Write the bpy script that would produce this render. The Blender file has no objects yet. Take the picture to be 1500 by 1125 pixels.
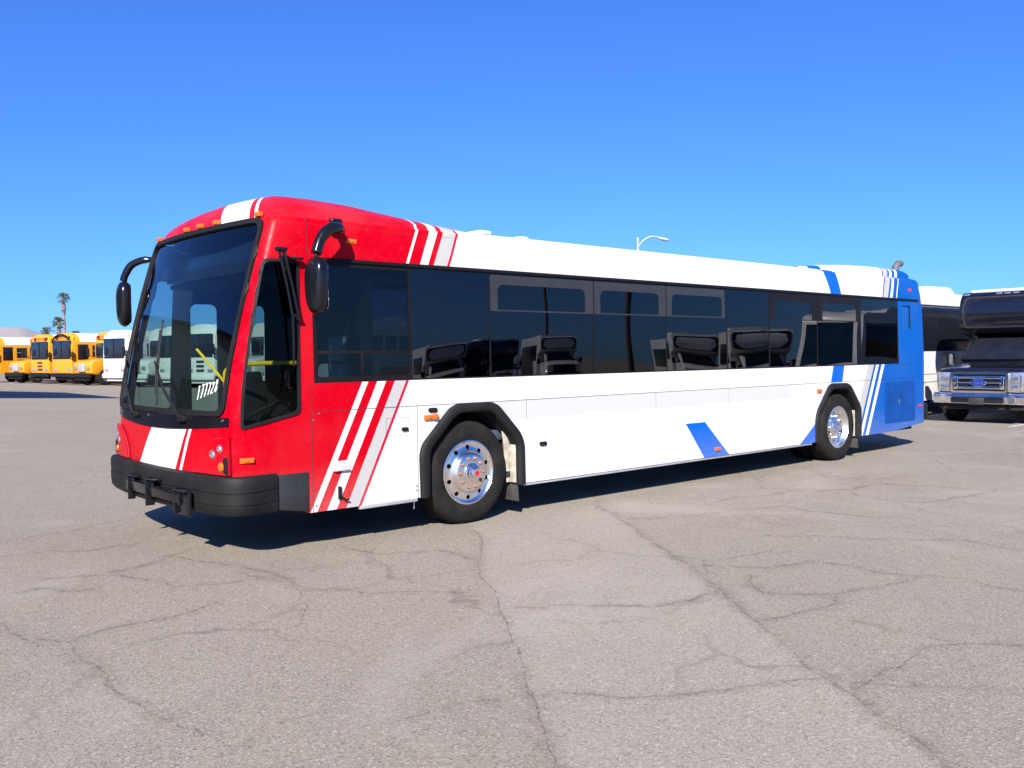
import bpy, bmesh, math, random
from mathutils import Vector, Matrix
from mathutils.geometry import delaunay_2d_cdt
C = bpy.context.scene.collection
SC = bpy.context.scene
rad = math.radians

# ------------------------------------------------------------------ camera, sky, sun, exposure
YAW, PITCH, ROLL = 0.73356610, -0.03175505, -0.01193204
cam = bpy.data.objects.new('camera', bpy.data.cameras.new('camera'))
C.objects.link(cam)
cam.data.sensor_width = 36.0
cam.data.lens = 1340.08 / 1500 * 36
cam.data.clip_start = 0.1
cam.data.clip_end = 20000
_f = Vector((math.sin(YAW)*math.cos(PITCH), math.cos(YAW)*math.cos(PITCH), math.sin(PITCH)))
_r = Vector((math.cos(YAW), -math.sin(YAW), 0)); _u = _r.cross(_f)
_c, _s = math.cos(ROLL), math.sin(ROLL)
_x = _c*_r + _s*_u; _y = -_s*_r + _c*_u
M = Matrix.Identity(4)
for i in range(3):
    M[i][0] = _x[i]; M[i][1] = _y[i]; M[i][2] = -_f[i]
M[0][3], M[1][3], M[2][3] = -3.33742596, -6.79982260, 1.62812213
cam.matrix_world = M
SC.camera = cam

SUN_EL = rad(34); SUN_D = Vector((0.75, 0.66, 0)).normalized()       # the way the light travels on the ground
SUN_ROT = math.atan2(-SUN_D.x, -SUN_D.y)
w = bpy.data.worlds.new('World'); SC.world = w; w.use_nodes = True
nt = w.node_tree; nt.nodes.clear()
sky = nt.nodes.new('ShaderNodeTexSky'); sky.sky_type = 'NISHITA'; sky.sun_disc = False
sky.sun_elevation = SUN_EL; sky.sun_rotation = SUN_ROT
sky.altitude = 0; sky.air_density = 1.0; sky.dust_density = 0.6; sky.ozone_density = 6.0
hs = nt.nodes.new('ShaderNodeVectorMath'); hs.operation = 'MULTIPLY'; hs.inputs[1].default_value = (.575,.995,1.80)     # the camera's cool, saturated rendering of blue
tcw = nt.nodes.new('ShaderNodeTexCoord'); mpw = nt.nodes.new('ShaderNodeMapping'); mpw.inputs['Location'].default_value = (0,0,.022)
nt.links.new(tcw.outputs['Generated'], mpw.inputs[0]); nt.links.new(mpw.outputs[0], sky.inputs[0])
bg = nt.nodes.new('ShaderNodeBackground'); bg.inputs[1].default_value = 0.0535
wo = nt.nodes.new('ShaderNodeOutputWorld')
nt.links.new(sky.outputs[0], hs.inputs[0]); nt.links.new(hs.outputs[0], bg.inputs[0]); nt.links.new(bg.outputs[0], wo.inputs[0])
sl = bpy.data.lights.new('sun', 'SUN'); sl.energy = 5.0; sl.angle = rad(0.5); sl.color = (1.0, 0.94, 0.86)
sun = bpy.data.objects.new('sun', sl); C.objects.link(sun)
d = Vector((SUN_D.x*math.cos(SUN_EL), SUN_D.y*math.cos(SUN_EL), -math.sin(SUN_EL)))
sun.rotation_euler = d.to_track_quat('-Z', 'Y').to_euler(); sun.location = (-20, -20, 30)
SC.view_settings.view_transform = 'Standard'; SC.view_settings.look = 'None'
SC.view_settings.exposure = 1.10; SC.view_settings.gamma = 1.0
try:
    SC.cycles.transparent_max_bounces = 24; SC.cycles.max_bounces = 10
    SC.cycles.caustics_reflective = False; SC.cycles.caustics_refractive = False
except Exception: pass

# ------------------------------------------------------------------ object helpers
def tag(o, label=None, cat=None, group=None, kind=None):
    if label: o['label'] = label
    if cat: o['category'] = cat
    if group: o['group'] = group
    if kind: o['kind'] = kind
    return o
def empty(name, loc=(0,0,0), rz=0, label=None, cat=None, group=None):
    o = bpy.data.objects.new(name, None); C.objects.link(o)
    o.location = loc; o.rotation_euler = (0,0,rz); o.empty_display_size = .3
    return tag(o, label, cat, group)
class MB:
    """collects shapes in one bmesh; build() links them as ONE mesh object"""
    def __init__(s): s.bm = bmesh.new()
    def _fin(s, vs, fs, bev, mi, seg=2):
        for f in fs: f.material_index = mi
        if bev:
            es = list({e for f in fs for e in f.edges})
            r = bmesh.ops.bevel(s.bm, geom=es, offset=bev, segments=seg, affect='EDGES', profile=.5, clamp_overlap=True)
            for f in r['faces']: f.material_index = mi
    def box(s, c, sz, bev=0, mi=0, mat=None, seg=2):
        a, b, cc = [q/2 for q in sz]
        co = [(x,y,z) for x in (-a,a) for y in (-b,b) for z in (-cc,cc)]
        vs = [s.bm.verts.new((mat @ Vector(p) if mat else Vector(p)) + Vector(c)) for p in co]
        fs = [s.bm.faces.new([vs[i] for i in q]) for q in ((0,1,3,2),(4,6,7,5),(0,4,5,1),(2,3,7,6),(0,2,6,4),(1,5,7,3))]
        s._fin(vs, fs, bev, mi, seg); return s
    def prism(s, poly, axis, a, b, bev=0, mi=0, seg=2, taper=None):
        def P(p, t):
            u, v = p
            return (t,u,v) if axis=='x' else (u,t,v) if axis=='y' else (u,v,t)
        q2 = poly if taper is None else taper
        A = [s.bm.verts.new(P(p,a)) for p in poly]; B = [s.bm.verts.new(P(p,b)) for p in q2]
        n = len(poly)
        fs = [s.bm.faces.new(A), s.bm.faces.new(B[::-1])]
        for i in range(n): fs.append(s.bm.faces.new((A[i],B[i],B[(i+1)%n],A[(i+1)%n])))
        s._fin(A+B, fs, bev, mi, seg); return s
    def tube(s, pts, r, n=8, mi=0, caps=True):
        pts = [Vector(p) for p in pts]; rr = r if isinstance(r,(list,tuple)) else [r]*len(pts)
        rings = []; up = None
        for i, p in enumerate(pts):
            t = (pts[min(i+1,len(pts)-1)] - pts[max(i-1,0)]).normalized()
            if up is None:
                up = Vector((0,0,1)) if abs(t.z) < .9 else Vector((1,0,0))
            x = t.cross(up).normalized(); y = x.cross(t); up = y
            rings.append([s.bm.verts.new(p + rr[i]*(math.cos(k*2*math.pi/n)*x + math.sin(k*2*math.pi/n)*y)) for k in range(n)])
        for A, B in zip(rings, rings[1:]):
            for k in range(n):
                f = s.bm.faces.new((A[k],A[(k+1)%n],B[(k+1)%n],B[k])); f.material_index = mi
        if caps:
            for R in (rings[0][::-1], rings[-1]):
                f = s.bm.faces.new(R); f.material_index = mi
        return s
    def lathe(s, prof, c, axis='y', n=48, mi=0, closed=False):
        """prof: (radius, height along axis)"""
        rings = []
        for r, h in prof:
            R = []
            for k in range(n):
                a = 2*math.pi*k/n; u, v = r*math.cos(a), r*math.sin(a)
                p = (u,h,v) if axis=='y' else (h,u,v) if axis=='x' else (u,v,h)
                R.append(s.bm.verts.new(Vector(p)+Vector(c)))
            rings.append(R)
        prs = list(zip(rings, rings[1:])) + ([(rings[-1], rings[0])] if closed else [])
        for A, B in prs:
            for k in range(n):
                f = s.bm.faces.new((A[k],A[(k+1)%n],B[(k+1)%n],B[k])); f.material_index = mi
        if not closed:
            for R in (rings[0], rings[-1]):
                f = s.bm.faces.new(R); f.material_index = mi
        return s
    def poly(s, pts, mi=0):
        f = s.bm.faces.new([s.bm.verts.new(p) for p in pts]); f.material_index = mi; return s
    def grid(s, fn, nu, nv, mi=0):
        V = [[s.bm.verts.new(fn(i/nu, j/nv)) for j in range(nv+1)] for i in range(nu+1)]
        for i in range(nu):
            for j in range(nv):
                f = s.bm.faces.new((V[i][j],V[i+1][j],V[i+1][j+1],V[i][j+1])); f.material_index = mi
        return s
    def build(s, name, mats, parent=None, ang=35, recalc=True, loc=None):
        bmesh.ops.remove_doubles(s.bm, verts=s.bm.verts, dist=1e-5)
        if recalc: bmesh.ops.recalc_face_normals(s.bm, faces=s.bm.faces)
        me = bpy.data.meshes.new(name); s.bm.to_mesh(me); s.bm.free()
        for m in (mats if isinstance(mats,(list,tuple)) else [mats]): me.materials.append(m)
        for p in me.polygons: p.use_smooth = True
        me.set_sharp_from_angle(angle=rad(ang))
        o = bpy.data.objects.new(name, me); C.objects.link(o)
        if parent: o.parent = parent
        if loc: o.location = loc
        return o
def solidify(o, t, off=-1, mo=0):
    m = o.modifiers.new('thickness', 'SOLIDIFY'); m.thickness = t; m.offset = off
    m.material_offset = mo; m.material_offset_rim = mo
    e = o.modifiers.new('sharp edges', 'EDGE_SPLIT'); e.split_angle = rad(40); e.use_edge_sharp = True
    return o
def face_out(o, ref):
    """turn an open sheet so that its faces look away from ref"""
    ref = Vector(ref)
    if sum(p.normal.dot(p.center-ref)*p.area for p in o.data.polygons) < 0: o.data.flip_normals()
    return o
def copy_tree(o, parent=None):
    c = o.copy(); C.objects.link(c); c.parent = parent
    for ch in list(o.children): copy_tree(ch, c)
    return c
def inside(p, poly):
    x, y = p; r = False; n = len(poly); j = n-1
    for i in range(n):
        xi, yi = poly[i]; xj, yj = poly[j]
        if (yi > y) != (yj > y) and x < (xj-xi)*(y-yi)/(yj-yi)+xi: r = not r
        j = i
    return r
def cdt_panel(outer, holes, us, vs, fmap, flip=False, sub=.25):
    """flat polygon with holes, meshed by constrained Delaunay on a grid, then mapped to 3D"""
    V, E = [], []
    def loop(P):
        n0 = len(V); Q = []
        for a, b in zip(P, P[1:]+P[:1]):
            k = max(1, int(math.dist(a,b)/sub))
            for i in range(k): Q.append((a[0]+(b[0]-a[0])*i/k, a[1]+(b[1]-a[1])*i/k))
        V.extend(Q); n = len(Q)
        E.extend([(n0+i, n0+(i+1)%n) for i in range(n)])
    loop(outer)
    for h in holes: loop(h)
    edge = list(V)
    for u in us:
        for v in vs:
            if inside((u,v), outer) and not any(inside((u,v), h) for h in holes) and all(abs(u-q[0])+abs(v-q[1]) > .008 for q in edge):
                V.append((u,v))
    ov, oe, of = delaunay_2d_cdt([Vector(p) for p in V], E, [], 0, 1e-6)[:3]
    m = MB(); bv = [m.bm.verts.new(fmap(p.x, p.y)) for p in ov]
    for f in of:
        c = (sum(ov[i].x for i in f)/3, sum(ov[i].y for i in f)/3)
        if inside(c, outer) and not any(inside(c, h) for h in holes):
            q = [bv[i] for i in f]
            try: m.bm.faces.new(q[::-1] if flip else q)
            except ValueError: pass
    for v in [v for v in m.bm.verts if not v.link_faces]: m.bm.verts.remove(v)
    return m
def rrect(x0, z0, x1, z1, r, n=5, rb=None):
    """rounded rectangle; rb = radius of the two lower corners"""
    rb = r if rb is None else rb; P = []
    for cx, cz, a0, q in ((x1-rb, z0+rb, -90, rb), (x1-r, z1-r, 0, r), (x0+r, z1-r, 90, r), (x0+rb, z0+rb, 180, rb)):
        if q < 1e-4: P.append((cx,cz)); continue
        for k in range(n+1):
            a = rad(a0+90*k/n); P.append((cx+q*math.cos(a), cz+q*math.sin(a)))
    return P
def rpoly(P, r, n=5):
    """polygon with rounded corners"""
    out = []; N = len(P)
    for i in range(N):
        p0, p, p1 = Vector(P[i-1]), Vector(P[i]), Vector(P[(i+1)%N])
        rr = r[i] if isinstance(r,(list,tuple)) else r
        a = (p0-p).normalized(); b = (p1-p).normalized()
        q = min(rr, (p0-p).length*.45, (p1-p).length*.45)
        A, B = p+a*q, p+b*q
        for k in range(n+1):
            t = k/n; out.append(tuple((1-t)**2*A + 2*t*(1-t)*p + t*t*B))
    return out
def text_mesh(body, size, name, m, parent, mat4, shear=0, extrude=.001, align='CENTER'):
    cu = bpy.data.curves.new(name, 'FONT'); cu.body = body; cu.size = size; cu.align_x = align; cu.align_y = 'CENTER'
    cu.shear = shear; cu.extrude = extrude
    t = bpy.data.objects.new(name, cu); C.objects.link(t)
    dg = bpy.context.evaluated_depsgraph_get(); me = bpy.data.meshes.new_from_object(t.evaluated_get(dg))
    bpy.data.objects.remove(t); me.name = name
    me.transform(mat4); me.materials.clear(); me.materials.append(m)
    o = bpy.data.objects.new(name, me); C.objects.link(o); o.parent = parent
    return o

# ------------------------------------------------------------------ materials
class X:
    """node socket with arithmetic"""
    def __init__(s, nt, k): s.nt, s.k = nt, k
    def _m(s, op, o=None, c=None):
        n = s.nt.nodes.new('ShaderNodeMath'); n.operation = op
        for i, q in enumerate((s, o, c)):
            if q is None: continue
            if isinstance(q, X): s.nt.links.new(q.k, n.inputs[i])
            else: n.inputs[i].default_value = q
        return X(s.nt, n.outputs[0])
    def __add__(s, o): return s._m('ADD', o)
    def __sub__(s, o): return s._m('SUBTRACT', o)
    def __mul__(s, o): return s._m('MULTIPLY', o)
    def __gt__(s, o): return s._m('GREATER_THAN', o)
    def __lt__(s, o): return s._m('LESS_THAN', o)
    def abs(s): return s._m('ABSOLUTE')
    def near(s, v, w): return (s - v).abs() < w
    def btw(s, a, b): return (s > a) * (s < b)
def newmat(name):
    m = bpy.data.materials.new(name); m.use_nodes = True
    nt = m.node_tree; nt.nodes.clear()
    out = nt.nodes.new('ShaderNodeOutputMaterial'); b = nt.nodes.new('ShaderNodeBsdfPrincipled')
    nt.links.new(b.outputs[0], out.inputs[0])
    return m, nt, b, out
def noise(nt, scale, detail=4, rough=.55, coord=None, dist=0):
    n = nt.nodes.new('ShaderNodeTexNoise'); n.inputs['Scale'].default_value = scale; n.inputs['Detail'].default_value = detail
    n.inputs['Roughness'].default_value = rough; n.inputs['Distortion'].default_value = dist
    if coord is None:
        tc = nt.nodes.new('ShaderNodeTexCoord'); coord = tc.outputs['Object']
    nt.links.new(coord, n.inputs['Vector']); return n
def maprange(nt, k, a, b, c, d):
    n = nt.nodes.new('ShaderNodeMapRange'); nt.links.new(k, n.inputs[0])
    for i, v in enumerate((a,b,c,d)): n.inputs[i+1].default_value = v
    return n.outputs[0]
def mixc(nt, fac, a, b, mode='MIX'):
    n = nt.nodes.new('ShaderNodeMix'); n.data_type = 'RGBA'; n.blend_type = mode
    for i, q in ((0,fac),(6,a),(7,b)):
        q = q.k if isinstance(q, X) else q
        if isinstance(q, (int,float)): n.inputs[i].default_value = q
        elif isinstance(q, tuple): n.inputs[i].default_value = (*q[:3],1)
        else: nt.links.new(q, n.inputs[i])
    return n.outputs[2]
def pm(name, col, rough=.5, metal=0, spec=.5, coat=0, var=.12, scale=5, bump=0, bscale=60, rv=.12):
    m, nt, b, out = newmat(name)
    n = noise(nt, scale)
    lo = tuple(c*(1-var) for c in col); hi = tuple(min(1,c*(1+var)) for c in col)
    nt.links.new(mixc(nt, maprange(nt, n.outputs[0], .3, .7, 0, 1), lo, hi), b.inputs['Base Color'])
    n2 = noise(nt, scale*2.7, 5)
    nt.links.new(maprange(nt, n2.outputs[0], .3, .7, max(0,rough-rv*rough), min(1,rough+rv*rough*1.5)), b.inputs['Roughness'])
    b.inputs['Metallic'].default_value = metal; b.inputs['Specular IOR Level'].default_value = spec
    b.inputs['Coat Weight'].default_value = coat; b.inputs['Coat Roughness'].default_value = .06
    if bump:
        nb = noise(nt, bscale, 3); bn = nt.nodes.new('ShaderNodeBump'); bn.inputs['Strength'].default_value = bump; bn.inputs['Distance'].default_value = .01
        nt.links.new(nb.outputs[0], bn.inputs['Height']); nt.links.new(bn.outputs[0], b.inputs['Normal'])
    return m
def glass(name, tint, ior=1.5, wav=.0, wscale=1.5, dust=0.0):
    m = bpy.data.materials.new(name); m.use_nodes = True; nt = m.node_tree; nt.nodes.clear()
    out = nt.nodes.new('ShaderNodeOutputMaterial'); mx = nt.nodes.new('ShaderNodeMixShader')
    lw = nt.nodes.new('ShaderNodeLayerWeight'); lw.inputs[0].default_value = .5; f0 = ((ior-1)/(ior+1))**2
    fr = X(nt, lw.outputs['Facing'])._m('POWER', 5.0)*(1-f0) + f0            # Schlick, the same from either side
    tr = nt.nodes.new('ShaderNodeBsdfTransparent'); tr.inputs[0].default_value = (*tint,1)
    gl = nt.nodes.new('ShaderNodeBsdfGlossy'); gl.inputs['Roughness'].default_value = .0
    if wav:
        n = noise(nt, wscale, 1); bn = nt.nodes.new('ShaderNodeBump'); bn.inputs['Strength'].default_value = wav; bn.inputs['Distance'].default_value = .05
        nt.links.new(n.outputs[0], bn.inputs['Height']); nt.links.new(bn.outputs[0], gl.inputs['Normal'])
    nt.links.new(fr.k, mx.inputs[0]); nt.links.new(tr.outputs[0], mx.inputs[1]); nt.links.new(gl.outputs[0], mx.inputs[2])
    nt.links.new(mx.outputs[0], out.inputs[0])
    return m
RED = (.42,.0,.008); BLUE = (.0,.088,.60); BLUE2 = (.0,.074,.32); WHITE = (.57,.565,.555); GREYW = (.375,.365,.355); NAVY = (.03,.03,.14)
DRED = (.42,.006,.03)
def ramp(nt, t, lo, hi, stops):
    k = (t - lo) * (1/(hi-lo))
    r = nt.nodes.new('ShaderNodeValToRGB'); r.color_ramp.interpolation = 'CONSTANT'
    nt.links.new(k.k, r.inputs[0]); e = r.color_ramp.elements
    while len(e) > 1: e.remove(e[-1])
    for i, (pos, col) in enumerate(stops):
        q = max(0,min(1,(pos-lo)/(hi-lo)))
        el = e[0] if i == 0 else e.new(q)
        el.position = q; el.color = (*col,1)
    return r.outputs[0]
def livery(name, part='body'):
    m, nt, b, out = newmat(name)
    tc = nt.nodes.new('ShaderNodeTexCoord'); sp = nt.nodes.new('ShaderNodeSeparateXYZ'); nt.links.new(tc.outputs['Object'], sp.inputs[0])
    x, y, z = (X(nt, sp.outputs[i]) for i in range(3))
    F = lambda L: [(-3,RED),(L[0],WHITE),(L[1],RED),(L[2],WHITE),(L[3],RED),(L[4],GREYW),(L[5],DRED),(L[6],WHITE)]
    G = lambda L: [(5,WHITE),(L[0],NAVY),(L[1],GREYW),(L[2],BLUE2),(L[3],WHITE),(L[4],BLUE2),(L[5],WHITE),(L[6],BLUE2)]
    fl = ramp(nt, x-(z-1.405)*.487, -3, 5, F([1.010,1.066,1.185,1.272,1.345,1.479,1.522]))
    fu = ramp(nt, x-(z-2.466)*.43, -3, 5, F([1.515,1.560,1.681,1.768,1.843,1.974,2.014]))
    rl = ramp(nt, x-(z-1.39)*.485, 5, 13, G([10.161,10.186,10.355,10.415,10.516,10.624,10.690]))
    if part == 'rear_fairing':
        ru = ramp(nt, x-(z-3.0)*.12, 5, 13, G([11.17,11.21,11.36,11.41,11.525,11.625,11.705]))
    else:
        ru = ramp(nt, x-(z-2.466)*.385, 5, 13, G([10.672,10.700,10.857,10.918,11.026,11.131,11.187]))
    up = z > 1.9; rear = x > 5
    col = mixc(nt, up, mixc(nt, rear, fl, rl), mixc(nt, rear, fu, ru))
    dz = z - 2.467
    band = (x > (dz*dz*-.8 - dz*.25 + 9.088)) * (x < (dz*dz*-.6 - dz*.2 + 9.398)) * up
    dl = z - 1.4
    band = band + (x > dl*.31+9.134) * (x < dl*.24+9.454) * z.btw(1.168,1.5)
    ds = (z*-1) + .77
    band = band + (x > ds*.835+5.613) * (x < ds*1.15+6.0) * z.btw(0,.77)
    band = band + ((z-.335) < (x-8.226)*.642) * x.btw(8.2,8.7) * (z < .62)
    col = mixc(nt, band, col, BLUE)
    # sun-bleached vinyl and where old decals were peeled off
    ghost = x.btw(2.6,8.0)*z.btw(.98,1.17) + (x+(z-1.0)*-.3).btw(8.05,8.10)*z.btw(.98,1.17) + (x+(z-1.0)*-.3).btw(8.17,8.22)*z.btw(.98,1.17) + (x+(z-1.0)*-.3).btw(8.29,8.34)*z.btw(.98,1.17)
    ghost = ghost + x.btw(10.35,10.65)*z.btw(2.60,2.74) + (x.btw(10.05,10.1)+x.btw(10.18,10.24))*z.btw(2.58,2.74)
    col = mixc(nt, ghost*.62, col, (.37,.365,.355))
    if part == 'body':
        fr = x < .12
        s1 = (y > z*-.60+(.70+.60*1.04)) * (y < z*-.97+(1.39+.97*1.04))
        s2 = (y > z*-.50+(.61+.50*1.048)) * (y < z*-.50+(.655+.50*1.048))
        col = mixc(nt, (s1+s2)*fr*(z < 1.3), col, WHITE)
        hd = (y.btw(.40,.93) + y.btw(.30,.345)) * fr + y.btw(.40,.93)*x.btw(0,.4)
        col = mixc(nt, hd*(z > 2.6)*(x < .45), col, WHITE)
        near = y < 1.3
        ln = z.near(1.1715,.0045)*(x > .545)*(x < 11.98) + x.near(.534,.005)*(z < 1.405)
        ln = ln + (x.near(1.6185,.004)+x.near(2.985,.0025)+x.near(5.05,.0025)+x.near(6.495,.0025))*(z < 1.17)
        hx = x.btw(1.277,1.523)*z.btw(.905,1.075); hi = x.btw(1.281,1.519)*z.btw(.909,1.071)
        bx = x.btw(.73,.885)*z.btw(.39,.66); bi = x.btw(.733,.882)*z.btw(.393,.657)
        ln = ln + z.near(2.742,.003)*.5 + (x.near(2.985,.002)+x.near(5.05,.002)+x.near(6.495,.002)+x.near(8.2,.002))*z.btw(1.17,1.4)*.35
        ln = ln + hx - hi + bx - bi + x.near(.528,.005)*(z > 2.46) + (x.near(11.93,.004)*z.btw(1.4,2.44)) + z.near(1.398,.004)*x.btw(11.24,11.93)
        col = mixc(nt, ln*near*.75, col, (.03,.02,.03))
    if part == 'dome':
        t = y - (x-.30)*1.45
        col = mixc(nt, (t.btw(.54,1.06)+t.btw(.40,.455))*(x < 1.6), col, WHITE)
        # oxidised, chalky paint on the upward faces of the cap
        nz = noise(nt, 3, 5); col = mixc(nt, maprange(nt, nz.outputs[0], .35, .75, .0, .14), col, (.42,.10,.13))
    # fine dirt film
    n = noise(nt, 1.3, 8, .65); n2 = noise(nt, 22, 6, .7)
    dirt = X(nt, maprange(nt, n.outputs[0], .45, .85, 0, .05)) + X(nt, maprange(nt, n2.outputs[0], .55, .9, 0, .05))
    low = X(nt, maprange(nt, z.k, .3, .75, .22, 0))
    dd = dirt + low*X(nt, maprange(nt, n2.outputs[0], .3, .7, .3, 1))
    col = mixc(nt, dd, col, (.38,.34,.30))
    nt.links.new(col, b.inputs['Base Color'])
    nt.links.new(maprange(nt, n2.outputs[0], .3, .7, .26, .42), b.inputs['Roughness'])
    b.inputs['Specular IOR Level'].default_value = .07
    nb = noise(nt, .9, 2); bn = nt.nodes.new('ShaderNodeBump'); bn.inputs['Strength'].default_value = .12; bn.inputs['Distance'].default_value = .05
    nt.links.new(nb.outputs[0], bn.inputs['Height']); nt.links.new(bn.outputs[0], b.inputs['Normal'])
    return m
MT = dict(
 black=pm('black_plastic',(.009,.009,.010),.62,spec=.2,var=.25,bump=.05),
 bumper=pm('bumper_rubber',(.010,.010,.0105),.62,spec=.2,var=.35,scale=3,bump=.15,bscale=40),
 bgrey=pm('bumper_grey',(.020,.021,.024),.6,spec=.25,var=.2),
 gloss=pm('gloss_black',(.006,.006,.008),.16,spec=.35,coat=.1,var=.2),
 rail=pm('black_rail',(.006,.005,.006),.55,spec=.2),
 hop=pm('window_frame_grey',(.028,.028,.029),.30,spec=.35,var=.1),
 inner=pm('cabin_lining',(.011,.011,.012),.85,spec=.2),
 dash=pm('dashboard',(.010,.010,.012),.75,spec=.2),
 seat=pm('seat_cloth',(.05,.06,.10),.9,bump=.2),
 seatg=pm('seat_shell',(.22,.27,.27),.6),
 yellow=pm('handrail_yellow',(.55,.31,.005),.35),
 amber=pm('amber_lens',(.62,.115,.003),.2,coat=.5,var=.25,scale=50),
 redlens=pm('red_lens',(.6,.01,.02),.2,coat=.5,scale=40),
 tyre=pm('tyre_rubber',(.011,.0098,.0085),.8,spec=.2,var=.5,scale=6,bump=.25,bscale=90),
 alu=pm('polished_aluminium',(.86,.83,.79),.20,metal=1,var=.06),
 alu2=pm('brushed_aluminium',(.82,.82,.80),.28,metal=1,var=.06),
 chrome=pm('chrome',(.82,.82,.84),.08,metal=1,var=.04),
 steel=pm('brushed_steel',(.55,.55,.55),.35,metal=1),
 rust=pm('rusty_nut',(.30,.16,.10),.6,metal=.5,var=.4,scale=40),
 dark=pm('undercarriage',(.012,.012,.012),.9),
 tan=pm('dusty_bracket',(.40,.36,.29),.7,var=.3,scale=14),
 flap=pm('mudflap_rubber',(.035,.033,.03),.8,var=.5,scale=8),
 white=pm('white_marker',(.85,.85,.85),.6),
 whitep=pm('white_paint',(.66,.66,.65),.3,coat=.2,var=.05),
 sticker=pm('sticker_white',(.82,.74,.74),.5),
 redtxt=pm('sticker_red',(.65,.12,.12),.5),
 lampg=pm('lamp_glass',(.75,.75,.75),.08,metal=.9,var=.3,scale=60),
 rlamp=pm('lamp_recess',(.30,.02,.03),.4),
 bluehub=pm('blue_grille',(.002,.055,.25),.45,var=.22,scale=4,spec=.15),
 wind=glass('windshield_glass',(.70,.90,.86),1.85,.004,1.2),
 drvw=glass('driver_window_glass',(.34,.43,.41),1.25),
 semi=glass('light_tint_glass',(.24,.33,.36),1.5,.004,1.3),
 tint=glass('dark_tint_glass',(.025,.03,.045),1.72,.006,1.1),
 mirg=pm('mirror_glass',(.9,.9,.9),.02,metal=1),
 school=pm('school_bus_yellow',(.64,.265,.012),.35,coat=.2,var=.06),
 blackg=pm('black_window',(.010,.012,.018),.06,var=.2),
 bluew=pm('windshield_blue',(.008,.018,.035),.05,var=.5,scale=1.5),
 blackpaint=pm('black_car_paint',(.006,.006,.010),.18,coat=.9,var=.2),
 cream=pm('cream_white',(.64,.63,.60),.35,coat=.1,var=.06,scale=2),
 lens=pm('headlight_lens',(.50,.50,.53),.10,metal=.7,var=.3,scale=30),
 wood=pm('pole_wood',(.10,.07,.05),.9,var=.3),
 zinc=pm('galvanised_steel',(.42,.42,.42),.5,metal=.4),
 plate=pm('number_plate_dark',(.03,.03,.03),.5),
 emblue=pm('emblem_blue',(.008,.03,.22),.2,coat=.5),
)
L_BODY = livery('bus_livery'); L_DOME = livery('bus_livery_front_cap','dome'); L_REARF = livery('bus_livery_rear_fairing','rear_fairing')
import math
W=2.59; YC=W/2
def catmull(P,n=8):
    out=[]
    for i in range(len(P)-1):
        p0=P[max(i-1,0)];p1=P[i];p2=P[i+1];p3=P[min(i+2,len(P)-1)]
        for k in range(n):
            t=k/n
            out.append(tuple(.5*((2*b)+(-a+c)*t+(2*a-5*b+4*c-d)*t*t+(-a+3*b-3*c+d)*t**3) for a,b,c,d in zip(p0,p1,p2,p3)))
    out.append(P[-1]); return out
FRONT=catmull([(.5,0),(.3,0),(.1,0),(-.03,.003),(-.105,.012),(-.153,.042),(-.184,.145),(-.216,.33),(-.25,.65),(-.272,.97),(-.28,YC)])
REAR=catmull([(12.05,0),(12.15,.01),(12.24,.05),(12.29,.13),(12.32,.3),(12.34,YC)])
def arcs(P,u0,sgn):
    U=[u0]
    for a,b in zip(P,P[1:]): U.append(U[-1]+sgn*math.dist(a,b))
    return U
FU=arcs(FRONT,.5,-1); UC=FU[-1]
RU=arcs(REAR,12.05,1); UR=RU[-1]
def interp(x,X,Y):
    if x<=X[0]: return Y[0]
    for i in range(len(X)-1):
        if x<=X[i+1]:
            t=(x-X[i])/(X[i+1]-X[i]); 
            a,b=Y[i],Y[i+1]
            return tuple(p+(q-p)*t for p,q in zip(a,b)) if isinstance(a,tuple) else a+(b-a)*t
    return Y[-1]
FUr=FU[::-1]; FPr=FRONT[::-1]
def outline(u):
    """plan point (x,y) of the body at arc position u; u<UC runs on round the far side"""
    if u<UC:
        x,y=outline(2*UC-u); return x,W-y
    if u<.5: return interp(u,FUr,FPr)
    if u<=12.05: return (u,0.)
    return interp(u,RU,REAR)
def lean(z): return interp(z,[1.405,2.467,2.74,2.79,2.82],[0,.016,.032,.05,.08])
def rake(z): return interp(z,[.3,.67,1.0,1.25,1.5,1.75,2.0,2.3,2.55,2.79,2.9],[0,.0,.0,.018,.058,.112,.172,.252,.325,.40,.43])
def bmap(u,z):
    x,y=outline(u)
    w=min(max((.5-x)/.58,0),1); w=w*w*(3-2*w)*.35+w*.65
    x+=rake(z)*w
    if x>11.5: x-=interp(z,[1.6,2.3,2.7,2.8],[0,.05,.15,.20])*min((x-11.5)/.7,1)
    y=YC+(y-YC)*(1-lean(z)/YC)
    return (x,y,z)
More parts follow.
